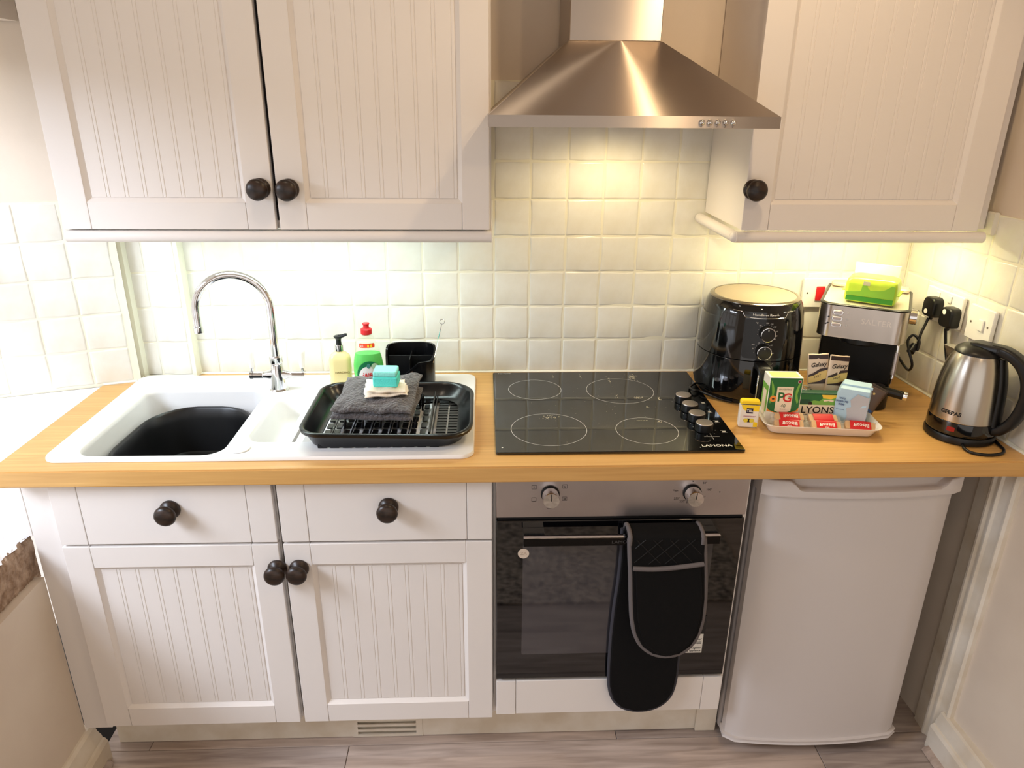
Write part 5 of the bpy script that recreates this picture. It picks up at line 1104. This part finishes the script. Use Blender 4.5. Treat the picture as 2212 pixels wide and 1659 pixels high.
# biscuits
blab = ['twin pack of biscuits in red wrapper at the front left of the tray', 'twin pack of biscuits in red wrapper at the front middle of the tray', 'twin pack of biscuits in red wrapper at the front right of the tray', 'red wrapped biscuit pack behind the front left pack', 'red wrapped biscuit pack behind the front middle pack']
for i, (x, y, z, rz) in enumerate(((-0.076, -0.0470, 0.0125, -4), (0.013, -0.0475, 0.0125, -2), (0.096, -0.0420, 0.0125, -9), (-0.072, -0.0300, 0.0235, 1), (0.010, -0.0270, 0.0215, 3))):
    P = intray(x, y, TZ+z)
    t = thing('biscuit_pack', blab[i], 'biscuits', P, 0, 'red wrapped biscuit packs on the tray', rot=(radians(34 if i < 3 else 26), 0, TR+radians(rz)))
    for s in (-1, 1):
        bm = BM(); prism(bm, rr(-0.0345, 0.0345, -0.0115, 0.0115, 0.005, 3), s*0.0036-0.003, s*0.0036+0.003, b=0.001); part('biscuit', bm, BISC, t)
    bm = BM(); loft(bm, [[Vector((x_, y_*0.0135, z_*0.0085)) for y_, z_ in rr(-1, 1, -1, 1, 0.5, 3)] for x_ in (-0.024, 0.024)], False, False); w_ = part('red_sleeve', bm, RED, t, smooth=50)
    for sg in (-1, 1):
        bm = BM(); loft(bm, [[Vector((sg*x_, y_*k_, z_*h_)) for y_, z_ in rr(-1, 1, -1, 1, 0.45, 3)] for x_, k_, h_ in ((0.0245, 0.0131, 0.0081), (0.0355, 0.0130, 0.0078), (0.039, 0.012, 0.0010), (0.044, 0.012, 0.0006))], False, False); part('clear_wrapper', bm, FILM, t, smooth=50)
    if i != 4: text('lettering', 'Biscoff', 0.0135, w_, PRINTW, Matrix.Translation((0.002, -0.0005, 0.0087)) @ Matrix.Rotation(pi, 4, 'Z'), bold=0.0002)
    if i in (0, 1): text('lettering', 'lotus', 0.005, w_, PRINTW, Matrix.Translation((0.0, -0.0088, 0.0087)) @ Matrix.Rotation(pi, 4, 'Z'))
# clip-top jar
t = thing('clip_jar', 'small clip top glass jar with wire bail behind the coffee packet', 'jar', intray(-0.026, 0.050, TZ), TR)
bm = BM(); lathe(bm, [(0.024, 0.001), (0.027, 0.004), (0.027, 0.060), (0.022, 0.070), (0.022, 0.078), (0.0205, 0.078), (0.0205, 0.070), (0.025, 0.058), (0.025, 0.006), (0.0001, 0.005)], 28); part('glass', bm, GLASSJ, t, smooth=50)
bm = BM(); lathe(bm, [(0.0235, 0.0785), (0.0245, 0.081), (0.022, 0.087), (0.012, 0.0885), (0.0001, 0.0885)], 28, M=Matrix.Translation((-0.012, 0.0, 0.012)) @ Matrix.Rotation(radians(-26), 4, 'Y')); part('lid', bm, CERAM, t, smooth=50)
bm = BM(); tube(bm, [(0.0232*cos(a*pi/10), 0.0232*sin(a*pi/10), 0.073) for a in range(20)], 0.0012, 6, closed=True)
tube(bm, smooth_path([(-0.024, -0.006, 0.073), (-0.036, -0.012, 0.060), (-0.040, -0.014, 0.078), (-0.030, -0.016, 0.092), (-0.012, -0.020, 0.088), (0.010, -0.026, 0.076), (0.030, -0.024, 0.074)], 5), 0.0012, 6)
tube(bm, smooth_path([(-0.030, -0.014, 0.066), (-0.016, -0.024, 0.080), (0.004, -0.026, 0.078), (0.022, -0.018, 0.074)], 5), 0.0012, 6)
tube(bm, smooth_path([(-0.034, -0.006, 0.070), (-0.044, -0.006, 0.088), (-0.034, -0.006, 0.100), (-0.020, -0.004, 0.106)], 5), 0.0012, 6); part('wire_bail', bm, CHROME, t, smooth=60)
# sweetener
t = thing('sweetener_dispenser', 'small white and yellow sweetener dispenser beside the tray', 'dispenser', (0.632, 0.202, WT), radians(-9))
bm = BM(); prism(bm, rr(-0.024, 0.024, 0.001, 0.062, [0.003, 0.003, 0.006, 0.006], 3), -0.009, 0.009, FRONT, b=0.0025); b = part('case', bm, WHITEP, t)
bm = BM(); prism(bm, rr(-0.0235, 0.0235, 0.0622, 0.0745, [0.006, 0.006, 0.001, 0.001], 4), -0.009, 0.009, FRONT, b=0.0025); part('yellow_cap', bm, YELLOW, t)
yF = -0.0091
fp('yellow_print', [(-0.022, 0.062), (0.022, 0.062), (0.022, 0.046), (-0.008, 0.046), (-0.016, 0.050)], 0, YELLOW, b); fp('yellow_corner', [(0.012, 0.004), (0.022, 0.004), (0.022, 0.016), (0.012, 0.018)], 0, YELLOW, b)
fp('logo_block', rr(-0.008, 0.008, 0.040, 0.054, 0.0005, 2), 0.0004, pm('logo_navy', (30, 26, 64), 0.5), b)
text('lettering', 'T&L', 0.0088, b, PRINTW, atf(0, yF-0.0008, 0.047), bold=0.0002); text('lettering', 'Sweetener', 0.0068, b, pm('script_pink', (190, 130, 160), 0.5), atf(0.0, yF-0.0004, 0.0325), shear=0.35)
fp('badge', rr(-0.013, 0.013, 0.016, 0.026, 0.0048, 4), 0.0002, PRINTK, b)
for x in (-0.0072, 0.0072): fp('badge_disc', circ(x, 0.021, 0.0056, n=16), 0.0005, pm('badge_yellow', (230, 214, 70), 0.5), b)

# ================================================================== RUG (behind the viewer, seen in the oven glass)
bm = BM(); bx(bm, -0.75, 0.95, -2.0, -0.62, 0.0006, 0.012, 0.003); rug = part('rug', bm, RUGM, None); tag(rug, 'coarse woven grey brown rug mirrored in the oven door', 'rug')
